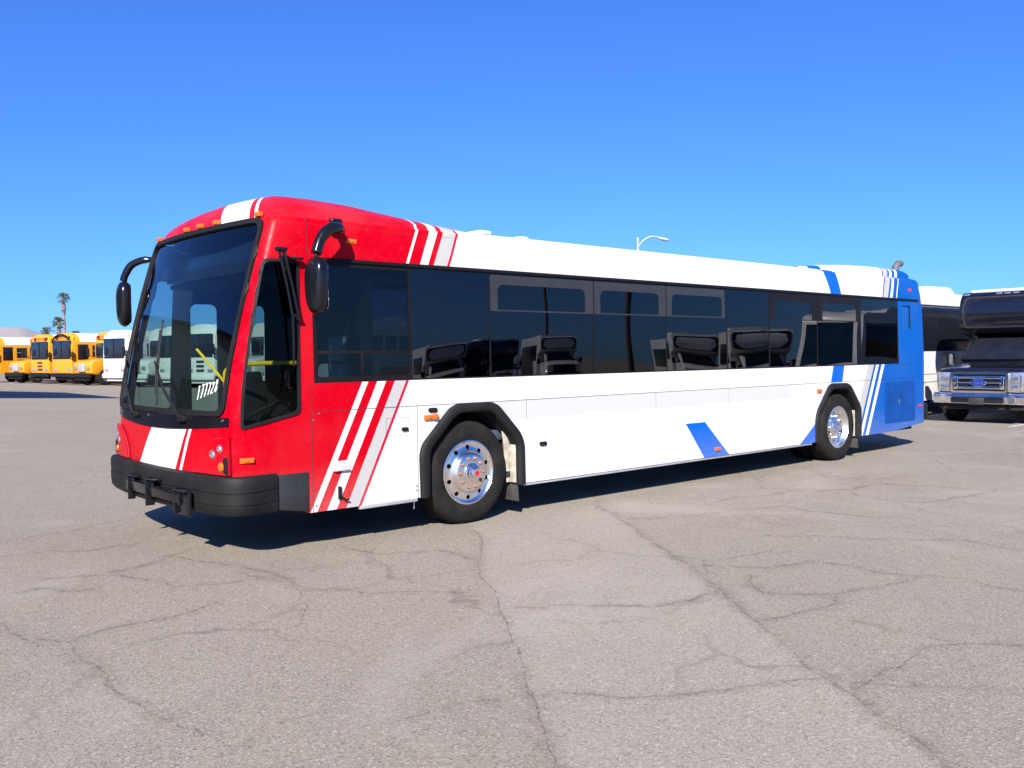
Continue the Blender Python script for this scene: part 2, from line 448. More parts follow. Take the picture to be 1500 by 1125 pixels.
CRACKS=[[(-1.28,2.45),(-0.84,2.46),(-0.32,2.66),(0.21,2.72)],[(-1.45,1.67),(-1.07,1.63),(-0.84,1.39),(-0.37,1.4)],[(-1.47,0.59),(-1.17,0.47),(-0.93,0.44),(-0.62,0.52),(-0.07,0.81)],[(-0.94,0.36),(-0.87,-0.01),(-0.78,-0.37),(-0.54,-0.51),(-0.36,-0.52)],[(-0.17,-0.06),(-0.1,-0.38),(-0.11,-0.77),(-0.24,-1.17),(-0.44,-1.57),(-0.69,-1.84)],[(-0.2,-1.08),(0.04,-1.24),(0.06,-1.47),(0.41,-1.74),(0.63,-2.03)],[(-1.7,-1.13),(-1.47,-1.08),(-1.25,-1.09),(-0.98,-1.08),(-0.73,-0.98)],[(-1.88,-0.99),(-1.75,-1.17),(-1.79,-1.42),(-1.77,-1.79),(-1.83,-2.07),(-1.82,-2.36),(-1.79,-2.6),(-1.77,-2.83),(-1.75,-3.02)],[(-1.98,0.06),(-1.95,-0.51),(-1.93,-0.9),(-1.91,-1.18)],[(-1.1,-3.47),(-0.88,-3.47),(-0.7,-3.49),(-0.52,-3.6)],[(2.09,-0.2),(1.22,-1.32),(0.77,-2.04),(0.21,-2.81),(0.1,-2.96),(-0.16,-3.35),(-0.49,-3.79),(-0.77,-4.17),(-0.89,-4.34)],[(4.15,0.16),(3.52,-0.74),(2.87,-1.67),(2.34,-2.51),(1.81,-3.2),(1.46,-3.64),(1.14,-4.07),(0.84,-4.45),(0.7,-4.7),(0.51,-4.96),(0.41,-5.15),(0.23,-5.36)],[(0.57,-2.44),(0.69,-2.6),(0.82,-2.62),(1.21,-3.07),(1.51,-3.14),(1.79,-3.15)],[(-0.37,-3.67),(-0.2,-3.78),(0.05,-4.08),(0.36,-4.25),(0.61,-4.36),(0.8,-4.48)],[(0.76,-4.63),(1.08,-4.64),(1.38,-4.65),(1.8,-4.7),(1.89,-4.74),(2.06,-4.98),(2.17,-5.15)],[(1.81,-4.08),(1.84,-4.21),(1.84,-4.44),(1.84,-4.57),(1.86,-4.71)],[(1.44,-3.72),(1.81,-3.78),(2.11,-3.85),(2.37,-3.75),(2.74,-3.86),(3.26,-3.89)],[(2.38,-2.55),(2.61,-2.94),(3.09,-3.09),(3.18,-3.41),(3.17,-3.88)],[(2.41,-2.98),(2.0,-3.39),(2.15,-3.58),(2.36,-3.74)],[(3.26,-3.89),(3.33,-4.1),(3.27,-4.57)],[(6.21,-1.29),(6.8,-1.52),(7.55,-1.66)],[(7.74,-0.75),(7.67,-1.16),(7.49,-1.69),(7.73,-2.51)],[(6.31,-1.98),(6.38,-2.51),(6.92,-2.61),(8.02,-2.66)],[(3.48,-0.87),(3.92,-1.16),(4.63,-1.31),(5.2,-1.6),(5.21,-2.49),(5.4,-2.94)],[(3.66,-2.26),(4.04,-2.64),(4.23,-3.05),(4.71,-3.54),(4.62,-4.11)],[(10.24,-1.01),(9.23,-1.66),(9.3,-2.44)],[(-1.69,0.26),(-1.51,0.29),(-1.36,-0.01),(-1.17,0.01)],[(-0.5,0.75),(-0.33,0.33),(-0.17,-0.06)],[(0.8,0.01),(0.87,-0.51),(1.28,-0.71),(1.27,-1.26)]]
# ------------------------------------------------------------------ ground, cracks, painted line, hills
SEAM_A = (CRACKS[10][0], CRACKS[10][-1]); SEAM_B = (CRACKS[11][0], CRACKS[11][-1])
if SEAM_A[0][1] < SEAM_A[1][1]: SEAM_A = SEAM_A[::-1]
if SEAM_B[0][1] < SEAM_B[1][1]: SEAM_B = SEAM_B[::-1]
def ground_mat():
    m, nt, b, out = newmat('worn_asphalt')
    tc = nt.nodes.new('ShaderNodeTexCoord'); co = tc.outputs['Object']
    big = noise(nt, .16, 5, .6, co); mid = noise(nt, 1.1, 6, .65, co); fine = noise(nt, 55, 5, .75, co)
    v = nt.nodes.new('ShaderNodeTexVoronoi'); v.inputs['Scale'].default_value = 105; nt.links.new(co, v.inputs['Vector'])
    v2 = nt.nodes.new('ShaderNodeTexVoronoi'); v2.inputs['Scale'].default_value = 130; nt.links.new(co, v2.inputs['Vector'])
    base = mixc(nt, maprange(nt, big.outputs[0], .35, .65, 0, 1), (.236,.205,.148), (.284,.250,.186))
    base = mixc(nt, maprange(nt, mid.outputs[0], .35, .75, 0, .55), base, (.215,.185,.168))
    sp = nt.nodes.new('ShaderNodeSeparateColor'); nt.links.new(v.outputs['Color'], sp.inputs[0])
    sp2 = nt.nodes.new('ShaderNodeSeparateColor'); nt.links.new(v2.outputs['Color'], sp2.inputs[0])
    base = mixc(nt, maprange(nt, sp.outputs[0], .80, .97, 0, .75), base, (.46,.43,.40))
    base = mixc(nt, maprange(nt, sp.outputs[1], .72, .95, 0, .80), base, (.10,.088,.080))
    base = mixc(nt, maprange(nt, sp2.outputs[2], .75, .95, 0, .6), base, (.42,.34,.26))
    base = mixc(nt, maprange(nt, fine.outputs[0], .25, .75, .0, .5), base, (.13,.115,.105))
    # faint hairline crazing
    dn = noise(nt, .9, 4, .6, co); ad = nt.nodes.new('ShaderNodeVectorMath'); ad.operation = 'MULTIPLY_ADD'
    nt.links.new(dn.outputs['Color'], ad.inputs[0]); ad.inputs[1].default_value = (1.1,1.1,0); nt.links.new(co, ad.inputs[2])
    vc = nt.nodes.new('ShaderNodeTexVoronoi'); vc.feature = 'DISTANCE_TO_EDGE'; vc.inputs['Scale'].default_value = .55
    nt.links.new(ad.outputs[0], vc.inputs['Vector'])
    pt = noise(nt, .22, 3, .5, co)
    cr = X(nt, maprange(nt, vc.outputs['Distance'], .004, .016, 1, 0)) * X(nt, maprange(nt, pt.outputs[0], .47, .60, 0, .55)) * X(nt, maprange(nt, mid.outputs[0], .4, .6, .25, 1))
    base = mixc(nt, cr, base, (.085,.07,.06))
    # alligator cracking where the surface has broken up
    px_ = nt.nodes.new('ShaderNodeSeparateXYZ'); nt.links.new(co, px_.inputs[0]); X_, Y_ = X(nt, px_.outputs[0]), X(nt, px_.outputs[1])
    va = nt.nodes.new('ShaderNodeTexVoronoi'); va.feature = 'DISTANCE_TO_EDGE'; va.inputs['Scale'].default_value = 3.4; nt.links.new(ad.outputs[0], va.inputs['Vector'])
    net = X(nt, maprange(nt, va.outputs['Distance'], .015, .09, 1, 0))
    for cx_, cy_, rr_ in ((-.55,1.75,.95),(7.6,-.9,1.5),(11.5,-1.6,1.6),(4.2,-2.0,.7),(.1,-.5,.5)):
        q = (X_-cx_)*(X_-cx_) + (Y_-cy_)*(Y_-cy_)
        mk = X(nt, maprange(nt, q.k, 0, rr_*rr_, 1, 0)) * X(nt, maprange(nt, mid.outputs[0], .35, .65, .2, 1))
        base = mixc(nt, net*mk*.55, base, (.125,.10,.08))
        base = mixc(nt, mk*.30, base, (.20,.165,.13))
    # two paving passes that differ slightly in tone either side of the old seams
    wob = X(nt, maprange(nt, big.outputs[0], 0, 1, -.5, .5))
    sd = []
    for (ax_,ay_),(bx_,by_) in (SEAM_A, SEAM_B):
        L_ = math.hypot(bx_-ax_, by_-ay_); nx_, ny_ = -(by_-ay_)/L_, (bx_-ax_)/L_          # positive to the right, seen from the camera
        q = (X_-ax_)*nx_ + (Y_-ay_)*ny_ + wob*.35
        sd.append(X(nt, maprange(nt, q.k, -.03, .05, 0, 1)))
    lane = sd[0]*(sd[1]*-1+1)
    base = mixc(nt, lane*.13, base, (.42,.375,.325))
    base = mixc(nt, (lane*-1+1)*.10, base, (.20,.165,.135))
    # lighter worn wheel path and dusty patches
    pn = noise(nt, .35, 4, .6, co, 1.5)
    base = mixc(nt, maprange(nt, pn.outputs[0], .55, .72, 0, .35), base, (.36,.32,.29))
    nt.links.new(base, b.inputs['Base Color']); b.inputs['Roughness'].default_value = .9; b.inputs['Specular IOR Level'].default_value = .25
    bn = nt.nodes.new('ShaderNodeBump'); bn.inputs['Strength'].default_value = .35; bn.inputs['Distance'].default_value = .004
    nt.links.new((X(nt, fine.outputs[0]) + X(nt, v.outputs['Distance'])*1.2).k, bn.inputs['Height']); nt.links.new(bn.outputs[0], b.inputs['Normal'])
    return m
g = MB()
xs = [-9000,-400,-60,0,60,400,9000]
g.bm.faces.ensure_lookup_table()
g.grid(lambda u, v: (xs[round(u*6)], xs[round(v*6)], 0), 6, 6)
ground = tag(g.build('ground', ground_mat()), kind='structure')

def crack_mat():
    m, nt, b, out = newmat('asphalt_crack')
    b.inputs['Base Color'].default_value = (.125,.100,.080,1); b.inputs['Roughness'].default_value = .95
    n = noise(nt, 26, 4, .7); n2 = noise(nt, 2.2, 3)
    a = X(nt, maprange(nt, n.outputs[0], .40, .62, 0, .50)) * X(nt, maprange(nt, n2.outputs[0], .30, .60, .25, 1))
    nt.links.new(a.k, b.inputs['Alpha']); return m
def stain_mat():
    m, nt, b, out = newmat('crack_dirt')
    b.inputs['Base Color'].default_value = (.135,.105,.082,1); b.inputs['Roughness'].default_value = .95
    at_ = nt.nodes.new('ShaderNodeAttribute'); at_.attribute_name = 'edge'
    n = noise(nt, 9, 6, .75); n2 = noise(nt, .8, 3)
    a = X(nt, at_.outputs['Fac'])*X(nt, maprange(nt, n.outputs[0], .38, .66, 0, .34))*X(nt, maprange(nt, n2.outputs[0], .35, .62, .15, 1))
    nt.links.new(a.k, b.inputs['Alpha']); return m
random.seed(5)
m = MB(); stain = []
for ci, line in enumerate(CRACKS):
    seam = ci in (10,11)
    P = [Vector((*q,.003)) for q in line]
    for _ in range(3):
        Q = [P[0]]
        for a, b in zip(P, P[1:]):
            L = (b-a).length; nrm = Vector((-(b-a).y, (b-a).x, 0)).normalized()
            Q += [(a+b)/2 + nrm*random.gauss(0, L*(.03 if seam else .07)), b]
        P = Q
    stain.append(P)
    L = []; R = []
    for i, p in enumerate(P):
        t = (P[min(i+1,len(P)-1)]-P[max(i-1,0)]).normalized(); nrm = Vector((-t.y, t.x, 0))
        wd = max(.004, random.gauss(.005 if seam else .008, .003)) * (1 if 0 < i < len(P)-1 else .3)
        L.append(m.bm.verts.new(p+nrm*wd)); R.append(m.bm.verts.new(p-nrm*wd*random.uniform(.5,1.3)))
    for i in range(len(P)-1): m.bm.faces.new((L[i],L[i+1],R[i+1],R[i]))
tag(m.build('pavement_cracks', crack_mat()), kind='structure')
m = MB(); lay = m.bm.verts.layers.float_color.new('edge')
for P in stain:
    rows = []
    for i, p in enumerate(P):
        t = (P[min(i+1,len(P)-1)]-P[max(i-1,0)]).normalized(); nrm = Vector((-t.y, t.x, 0)); wd = random.uniform(.04,.12)
        end = 0 if i in (0,len(P)-1) else 1; row = []
        for s, e in ((-1,0),(0,1),(1,0)):
            v = m.bm.verts.new(p + nrm*wd*s - Vector((0,0,.0015))); v[lay] = (e*end,)*3+(1,); row.append(v)
        rows.append(row)
    for a, b in zip(rows, rows[1:]):
        for j in (0,1): m.bm.faces.new((a[j],b[j],b[j+1],a[j+1]))
tag(m.build('pavement_stains', stain_mat()), kind='structure')

def worn_paint():
    m, nt, b, out = newmat('worn_white_road_paint')
    b.inputs['Base Color'].default_value = (.72,.71,.68,1); b.inputs['Roughness'].default_value = .7
    n = noise(nt, 14, 6, .7); nt.links.new(maprange(nt, n.outputs[0], .40, .55, 0, .95), b.inputs['Alpha']); return m
m = MB()
for yy in (.42, 3.02):
    m.poly([(17.2,yy-.05,.004),(25,yy-.05,.004),(25,yy+.05,.004),(17.2,yy+.05,.004)])
tag(m.build('parking_bay_lines', worn_paint()), kind='structure')

def hills():
    m, nt, b, out = newmat('desert_rock')
    n = noise(nt, .006, 6, .6); n2 = noise(nt, .02, 5)
    c = mixc(nt, maprange(nt, n.outputs[0], .35, .65, 0, 1), (.235,.205,.200), (.285,.255,.245))
    c = mixc(nt, maprange(nt, n2.outputs[0], .5, .75, 0, .35), c, (.18,.16,.18))
    nt.links.new(c, b.inputs['Base Color']); b.inputs['Roughness'].default_value = .95
    bb = MB(); fh = Vector((math.sin(YAW), math.cos(YAW))); rh = Vector((fh.y, -fh.x)); c0 = Vector((-3.34,-6.8))
    def h(px):
        return interp(px, [-900,-600,-300,-120,-20,35,48,62,82,110,200,330,520], [20,40,95,128,114,112,101,91,84,74,45,22,2])
    random.seed(9); ph = [random.uniform(0,6.3) for _ in range(20)]
    def fn(u, v):
        px = -900+1420*u; D = 3000 - 520 + 1400*v; side = (px-750)/1340.08
        p = c0 + D*(fh + side*rh); k = abs(v-.40)/(.40 if v < .4 else .6)
        q = h(px)*(D/3000)*(1-k**1.25)
        r = sum(math.sin(p.x*.009*(1+i*.55)+ph[i])*math.cos(p.y*.008*(1+i*.5)+ph[i+8])*9/(1+i*.6) for i in range(8))
        return (p.x, p.y, max(-2, q + r*min(1,k*2.2)*(1-k)*1.2) if k < 1 else -2)
    bb.grid(fn, 170, 34)
    return tag(bb.build('desert_hills', m, ang=60), kind='structure')
hills()
# ------------------------------------------------------------------ the low-floor city bus (front at x=0, near side at y=0)
bus = empty('city_bus', (0,0,0), 0, 'red, white and blue city bus with a dark window band, parked alone in the lot', 'bus')
def side_poly():
    FA = [(1.70,.326),(1.70,.70),(1.73,.79),(2.03,1.10),(2.11,1.13),(2.50,1.13),(2.57,1.10),(2.85,.82),(2.89,.73),(2.89,.326)]
    RA = [(8.67,.326),(8.66,.66),(8.72,.80),(9.02,1.09),(9.09,1.115),(9.50,1.115),(9.58,1.08),(9.84,.80),(9.885,.72),(9.885,.326)]
    return FA, RA
FA, RA = side_poly()
near = [(.5,.326)] + FA + RA + [(11.0,.326),(12.05,.405),(UR,.42)]
far = [(2*UC-u, z) for u, z in near]
ZT = 2.79
front_bottom = [(.19,.43),(UC,.43),(2*UC-.19,.43)]
outer = far[::-1] + front_bottom[::-1] + near
outer = outer + [(UR,ZT),(2*UC-UR,ZT)]
mir = lambda P: [(2*UC-u, z) for u, z in P]
WS = rpoly([(-.255,1.168),(-.232,2.775),(2*UC+.232,2.775),(2*UC+.255,1.168)], .11, 7)
DW = rpoly([(-.098,1.066),(.418,1.172),(.398,2.425),(-.150,2.425)], [.03,.05,.07,.05])
INTK = rrect(11.36,1.975,11.66,2.355,.02)
BAND = [(.56,1.41),(11.22,1.41),(11.20,2.44),(.56,2.44)]
FARB = mir([(2.15,1.41),(11.22,1.41),(11.2,2.44),(2.15,2.44)])
FD = [mir(rrect(-.03,1.10,.36,2.42,.06)), mir(rrect(.58,.72,.88,2.20,.07)), mir(rrect(1.13,.72,1.43,2.20,.07))]
us = [UC + .07*i for i in range(-36,37)] + [2.0+i*.6 for i in range(16)] + [11.4+i*.07 for i in range(28)]
us = us + [12.05+.05*i for i in range(10)]
us = us + [2*UC-u for u in us if u > 1.2]
vs = [.45,.55,.67,.8,.95,1.1,1.25,1.405,1.6,1.8,2.0,2.2,2.467,2.55,2.65,2.74,2.775]
bm_ = cdt_panel(outer, [WS, DW, BAND, FARB, INTK]+FD, us, vs, bmap, sub=.08)
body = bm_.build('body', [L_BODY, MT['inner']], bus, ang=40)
body.data.flip_normals() if body.data.polygons[0].normal.length and sum(p.normal.y*(1 if p.center.y > YC else -1)*p.area for p in body.data.polygons) < 0 else None
solidify(body, .035, -1, 1)

# roof with rounded cove edges
def roof_fn(u, v):
    i, j = round(u*14), round(v*24)
    x = .42 + (11.86-.42)*j/20 if j <= 20 else [11.96,12.02,12.07,12.10][j-21]
    y0 = .06 if j <= 20 else [.07,.10,.16,.26][j-21]
    t = [0,.012,.03,.06,.10,.16,.3,.5,.7,.84,.90,.94,.97,.988,1][i]
    zz = [2.788,2.806,2.822,2.836,2.846,2.854,2.868,2.874,2.868,2.854,2.846,2.836,2.822,2.806,2.788][i]
    if j > 20: zz = 2.788 + (zz-2.788)*[.97,.85,.6,.15][j-21]
    return (x, y0 + (W-2*y0)*t, zz)
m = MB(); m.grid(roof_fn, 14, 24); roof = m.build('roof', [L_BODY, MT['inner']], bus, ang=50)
if roof.data.polygons[100].normal.z < 0: roof.data.flip_normals()
solidify(roof, .03, -1, 1)

# front cap (dome) over the driver, sweeping back to a small step
HD = ([.2,.35,.5,.7,.9,1.2,1.5,2.0,2.35,2.50,2.60,2.66], [.27,.275,.285,.30,.31,.312,.29,.19,.11,.08,.06,.0])
def dome_fn(u, v):
    # ring point on the roof edge line, running near side -> front -> far side
    un = 2.66 - (2.66-UC)*2*u
    q = bmap(un, 2.792); x, y = q[0]+.02*max(0,min(1,(.5-q[0])/.3)), q[1]
    y = YC + (y-YC)*.985
    xs = x if x > 2.2 else .95 + (x-.24)*(2.2-.95)/(2.2-.24)
    t = v; X_ = x + (xs-x)*t; Y_ = y + (YC-y)*t
    H = interp(xs, *HD)
    f = (1-(1-t)**2.6)**.62
    return (X_, Y_, 2.792 + H*f)
m = MB(); m.grid(dome_fn, 120, 22); dome = m.build('front_roof_cap', L_DOME, bus, ang=60)
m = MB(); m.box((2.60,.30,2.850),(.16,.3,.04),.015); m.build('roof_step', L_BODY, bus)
m = MB(); m.lathe([(.02,0),(.09,.0),(.10,.015),(.08,.03),(.02,.035)], (3.25,.35,2.838), 'z', 24); m.build('roof_vent', MT['cream'], bus)

# rear fairing over the engine
RFX = ([8.6,9.4,10.2,10.9,11.7,12.0,12.2,12.3], [.02,.10,.15,.172,.178,.165,.11,.0])
def rf(u, v):
    x = 8.6 + (12.28-8.6)*v; H = interp(x, *RFX)
    a = math.pi*u; k = abs(math.cos(a))**.35*(1 if math.cos(a) > 0 else -1); s_ = math.sin(a)**.45 if math.sin(a) > 0 else 0
    w_ = (YC-.26)*(1 if x < 12.1 else max(.3,1-(x-12.1)**2*1.5))
    return (x - .05*(1-s_)*(x > 11.6), YC - w_*k, 2.845 + H*s_)
m = MB(); m.grid(rf, 32, 40); m.build('rear_roof_fairing', L_REARF, bus, ang=50)
m = MB(); m.tube([(12.00,.44,2.95),(12.04,.44,3.05),(12.13,.44,3.11),(12.22,.44,3.12)], [.06,.06,.06,.055], 14, caps=False); ex = m.build('exhaust_pipe', pm('sooty_steel',(.12,.11,.11),.6,metal=.3), bus)
solidify(ex, .006)

# black rail above the window band, and the band frame with its panes
rail = MB()
def railp(u, v):
    P = [(0,2.436),(-.016,2.438),(-.018,2.452),(-.012,2.466),(0,2.470)][round(v*4)]
    x = .56 + (11.925-.56)*u
    return (x, .016+P[0], P[1])
rail.grid(railp, 4, 4); rail.build('window_top_rail', MT['rail'], bus)
SEAMS = [.575,1.568,2.518,4.013,5.265,6.49,7.46,8.70,9.975,11.20]
panes = []
holes = []
fz0, fz1 = 1.424, 2.425
for a, b in zip(SEAMS, SEAMS[1:]):
    holes.append((a+.008, b-.008))
fr = cdt_panel(BAND, [rrect(a,fz0 if i else 1.46,b,fz1,.015) if i else rrect(.60,1.46,1.545,2.40,.03) for i,(a,b) in enumerate(holes)], [], [1.6,1.9,2.2], lambda u, z: (u, lean(z)+.001, z), sub=.5)
fo = fr.build('window_frame', MT['rail'], bus, ang=30); solidify(fo, .02, -1)
random.seed(3)
def pane(name, x0, z0, x1, z1, m, parent, dy=.008, tw=.0022):
    a, b = random.uniform(-tw,tw), random.uniform(-tw,tw)
    k = MB(); k.grid(lambda u, v: (x0+(x1-x0)*u, lean(z0+(z1-z0)*v)*.5+dy+a*(u-.5)*(x1-x0)+b*(v-.5)+.0016*math.sin(3.1*u+x0)*math.sin(3.1*v), z0+(z1-z0)*v), 10, 10)
    return face_out(k.build(name, m, parent, ang=80), (6,YC,1.9))
for i, (a, b) in enumerate(holes):
    if i == 0:
        wv = pane('side_window', .60,1.46,1.545,2.40, MT['semi'], bus)
        k = MB(); k.box((1.07,.014,1.667),(.96,.012,.030),.003); k.box((1.045,.012,1.56),(.022,.012,.19),.003); k.build('window_bar', MT['rail'], wv)
    else:
        wv = pane('side_window', a, fz0, b, fz1, MT['tint'], bus)
    if i in (2,3,4,6,7):
        x1 = b if i != 4 else 6.44
        hx0 = a + (.095 if i != 7 else .13); hx1 = x1 - (.13 if i != 4 else .06)
        h = cdt_panel(rrect(a+.003,2.062,x1-.003,2.418,.01), [rrect(hx0,2.076,hx1,2.325,.075,rb=.008)], [], [], lambda u, z: (u, lean(z)-.003, z), sub=.12)
        ho = h.build('hopper_frame', MT['hop'] if i < 6 else MT['rail'], wv, ang=30); solidify(ho, .008, -1)
        k = MB(); k.tube([(a+.01,.016,2.066),(x1-.01,.016,2.066)], .0035, 6); k.build('hopper_seam', MT['zinc'], wv)

# windshield, frame, sign box, cowl, driver window
def ring(outer, inner, fmap, name, m, parent, t, sub=.06):
    o = cdt_panel(outer, [inner], [], [], fmap, sub=sub).build(name, m, parent, ang=50); solidify(o, t, 0); return o
def ins(P, d):
    cx = sum(p[0] for p in P)/len(P); cy = sum(p[1] for p in P)/len(P)
    w_ = max(abs(p[0]-cx) for p in P); h_ = max(abs(p[1]-cy) for p in P)
    return [(cx+(p[0]-cx)*(1-d/w_), cy+(p[1]-cy)*(1-d/h_)) for p in P]
def nudge(dn):
    """surface point pushed outward by dn along the local normal of the front shell"""
    def fn(u, z):
        p = Vector(bmap(u,z)); a = Vector(bmap(u+.01,z))-Vector(bmap(u-.01,z)); b = Vector(bmap(u,z+.01))-Vector(bmap(u,z-.01))
        n = a.cross(b).normalized()
        if n.dot(p-Vector((3,YC,z))) < 0: n = -n
        return tuple(p+n*dn)
    return fn
WSI = ins(WS, .036)
ring(ins(WS,-.006), WSI, nudge(.006), 'windshield_frame', MT['black'], bus, .03)
ws = cdt_panel(ins(WS,.03), [], [UC+.08*i for i in range(-16,17)], [1.2+.12*i for i in range(14)], nudge(-.004), sub=.08).build('windshield', MT['wind'], bus, ang=80); face_out(ws, (3,YC,1.9))
ring(ins(DW,-.008), ins(DW,.018), nudge(.002), 'driver_window_frame', MT['black'], bus, .02)
dw = cdt_panel(ins(DW,.015), [], [-.1,0,.1,.2,.3], [1.3,1.6,1.9,2.2], nudge(-.004), sub=.1).build('driver_window', MT['drvw'], bus, ang=80); face_out(dw, (3,YC,1.9))
k = MB(); k.box((.27,YC,2.54),(.03,1.9,.36),.01,mat=Matrix.Rotation(rad(13),3,'Y')); k.build('destination_sign', MT['gloss'], bus)
k = MB(); k.box((.58,YC,2.73),(.5,2.2,.06)); k.box((.50,YC,2.34),(.45,2.0,.04)); k.build('sign_housing', MT['inner'], bus)
cw_low = lambda t: 1.085 - .055*math.sin(math.pi*t)
CW = [(-.215+ (2*UC+.43)*t, 1.158) for t in (0,1)]
CWp = [(-.205 + (2*UC+.41)*i/24, 1.155) for i in range(25)] + [(-.205 + (2*UC+.41)*i/24, cw_low(i/24)) for i in range(24,-1,-1)]
o = cdt_panel(CWp, [], [UC+.08*i for i in range(-16,17)], [1.12,1.08], nudge(.003), sub=.08).build('wiper_cowl', MT['gloss'], bus, ang=60); solidify(o, .012, 0)
for uu in (-.28,-.9,-1.6,-2.1,-2.45):
    k = MB(); q = nudge(.008)(uu, 1.13); k.lathe([(.002,-.004),(.012,-.004),(.012,.004),(.002,.006)], q, 'x', 10); k.build('cowl_bolt', MT['steel'], bus)

# glass on the far side, the passenger door leaves
for P in FD:
    face_out(cdt_panel(ins(P,-.01), [], [], [1.2,1.6,2.0], nudge(-.012), sub=.15).build('door_window' if P in FD[1:3] else 'side_window', MT['drvw'], bus, ang=80), (3,YC,1.8))
k = MB()
k.grid(lambda u, v: (2.15+9.05*u, W-.012-lean(1.41+1.03*v), 1.41+1.03*v), 12, 3); face_out(k.build('side_window', MT['tint'], bus), (6,YC,1.9))
for xx in SEAMS[2:]:
    k = MB(); k.box((xx, W-.03, 1.925),(.06,.03,1.03)); k.build('window_pillar', MT['rail'], bus)

# interior
k = MB(); k.box((6.2,YC,.42),(11.4,2.4,.06)); k.box((6.2,YC,.33),(11.6,2.3,.05)); k.box((8.9,YC,.62),(6.0,2.36,.40)); k.build('cabin_floor', MT['dark'], bus)
k = MB(); k.box((11.9,YC,1.6),(.05,2.4,2.2)); k.build('rear_bulkhead', MT['inner'], bus)
k = MB()
k.prism([(-.06,.7),(-.07,1.02),(.10,1.12),(.34,1.06),(.36,.9),(.30,.5),(-.0,.5)], 'y', .14, 1.15, .02)
k.prism([(-.06,.7),(-.08,1.04),(.06,1.08),(.10,.5)], 'y', 1.15, 2.45, .02)
k.build('dashboard', MT['dash'], bus)
k = MB(); c0 = Vector((.42,.62,1.12)); ax = Matrix.Rotation(rad(-28),3,'Y')
k.tube([c0 + ax @ Vector((.235*math.cos(a*math.pi/16), .235*math.sin(a*math.pi/16), 0)) for a in range(33)], .016, 8, caps=False)
for a in (30,150,270): k.tube([c0+ax@Vector((0,0,-.03)), c0 + ax @ Vector((.23*math.cos(rad(a)), .23*math.sin(rad(a)), 0))], .012, 6)
k.lathe([(.01,-.03),(.06,-.03),(.05,.0),(.01,.01)], c0, 'z', 16); k.tube([c0, c0+ax@Vector((0,0,-.5))], .035, 8)
k.build('steering_wheel', MT['dash'], bus)
def seat(x, y, m, h=1.25, zs=.82, w_=.46, head=False, name='passenger_seat'):
    k = MB(); k.box((x,y,zs),(.44,w_,.12),.03)
    k.box((x+.24,y,zs+.36),(.10,w_,.66),.04,mat=Matrix.Rotation(rad(8),3,'Y'))
    if head: k.box((x+.31,y,zs+.82),(.09,.26,.24),.035)
    k.box((x,y,zs-.2),(.2,.2,.34)); return k.build(name, m, bus)
seat(.86,.62,MT['seatg'],zs=.88,w_=.5,head=True,name='driver_seat')
for i in range(9):
    for yy in (.40,.86,1.75,2.2): seat(2.6+i*.95, yy, MT['seat'], zs=.82+(.25 if i > 3 else 0))
def rail_bar(pts, r=.019): k = MB(); k.tube(catmull(pts,6), r, 10); return k.build('grab_rail', MT['yellow'], bus)
rail_bar([(.25,1.02,1.24),(.25,1.02,1.42),(.25,1.01,1.51),(.30,.93,1.56),(.46,.70,1.58),(.68,.38,1.58)], .020)
k = MB(); k.box((.73,.36,1.47),(.05,.06,.22),.01,mat=Matrix.Rotation(rad(-14),3,'Y')); k.build('grab_rail', MT['yellow'], bus)
rail_bar([(.34,1.84,1.72),(.40,1.66,1.56),(.46,1.46,1.38)], .013)
k = MB(); k.box((.62,1.35,1.02),(.28,.30,.75),.03); k.box((.62,1.35,1.44),(.2,.22,.12),.02); k.build('fare_box', MT['dash'], bus)
k = MB(); k.box((1.20,.6,1.75),(.03,1.0,1.9)); k.build('driver_partition', MT['inner'], bus)
k = MB()
for yy in (.5,2.1): k.box((4.5,yy,2.52),(7,.10,.03),.01)
k.build('ceiling_lamp', MT['cream'], bus)

# number chalked on the windshield
def stroke(pts): return pts
DIG = {'1':[[(.2,.85),(.42,1),(.36,0)]], '7':[[(.05,.95),(.72,1),(.35,0)]], '2':[[(.1,.8),(.35,1),(.65,.85),(.5,.5),(.05,.0),(.72,.05)]],
       '8':[[(.62,.85),(.35,1),(.15,.8),(.4,.52),(.62,.25),(.35,0),(.1,.22),(.38,.52),(.62,.80)]]}
k = MB(); U0, U1 = -.68, -.372
for i, ch in enumerate('177728'):
    for st in DIG[ch]:
        pts = []
        for px, py in (catmull(st,5) if ch in '28' else catmull(st,2)):
            f = (i+px*.85)/6; u = U0 + (U1-U0)*f
            zb = 1.285 + .085*f; zt = zb + .115 - .03*(i/5) + (.012 if ch == '8' else 0)
            pts.append(nudge(.0035)(u + .010*(py-.5), zb + (zt-zb)*py))
        k.tube(pts, .0036, 5)
k.build('chalked_number', MT['white'], ws)

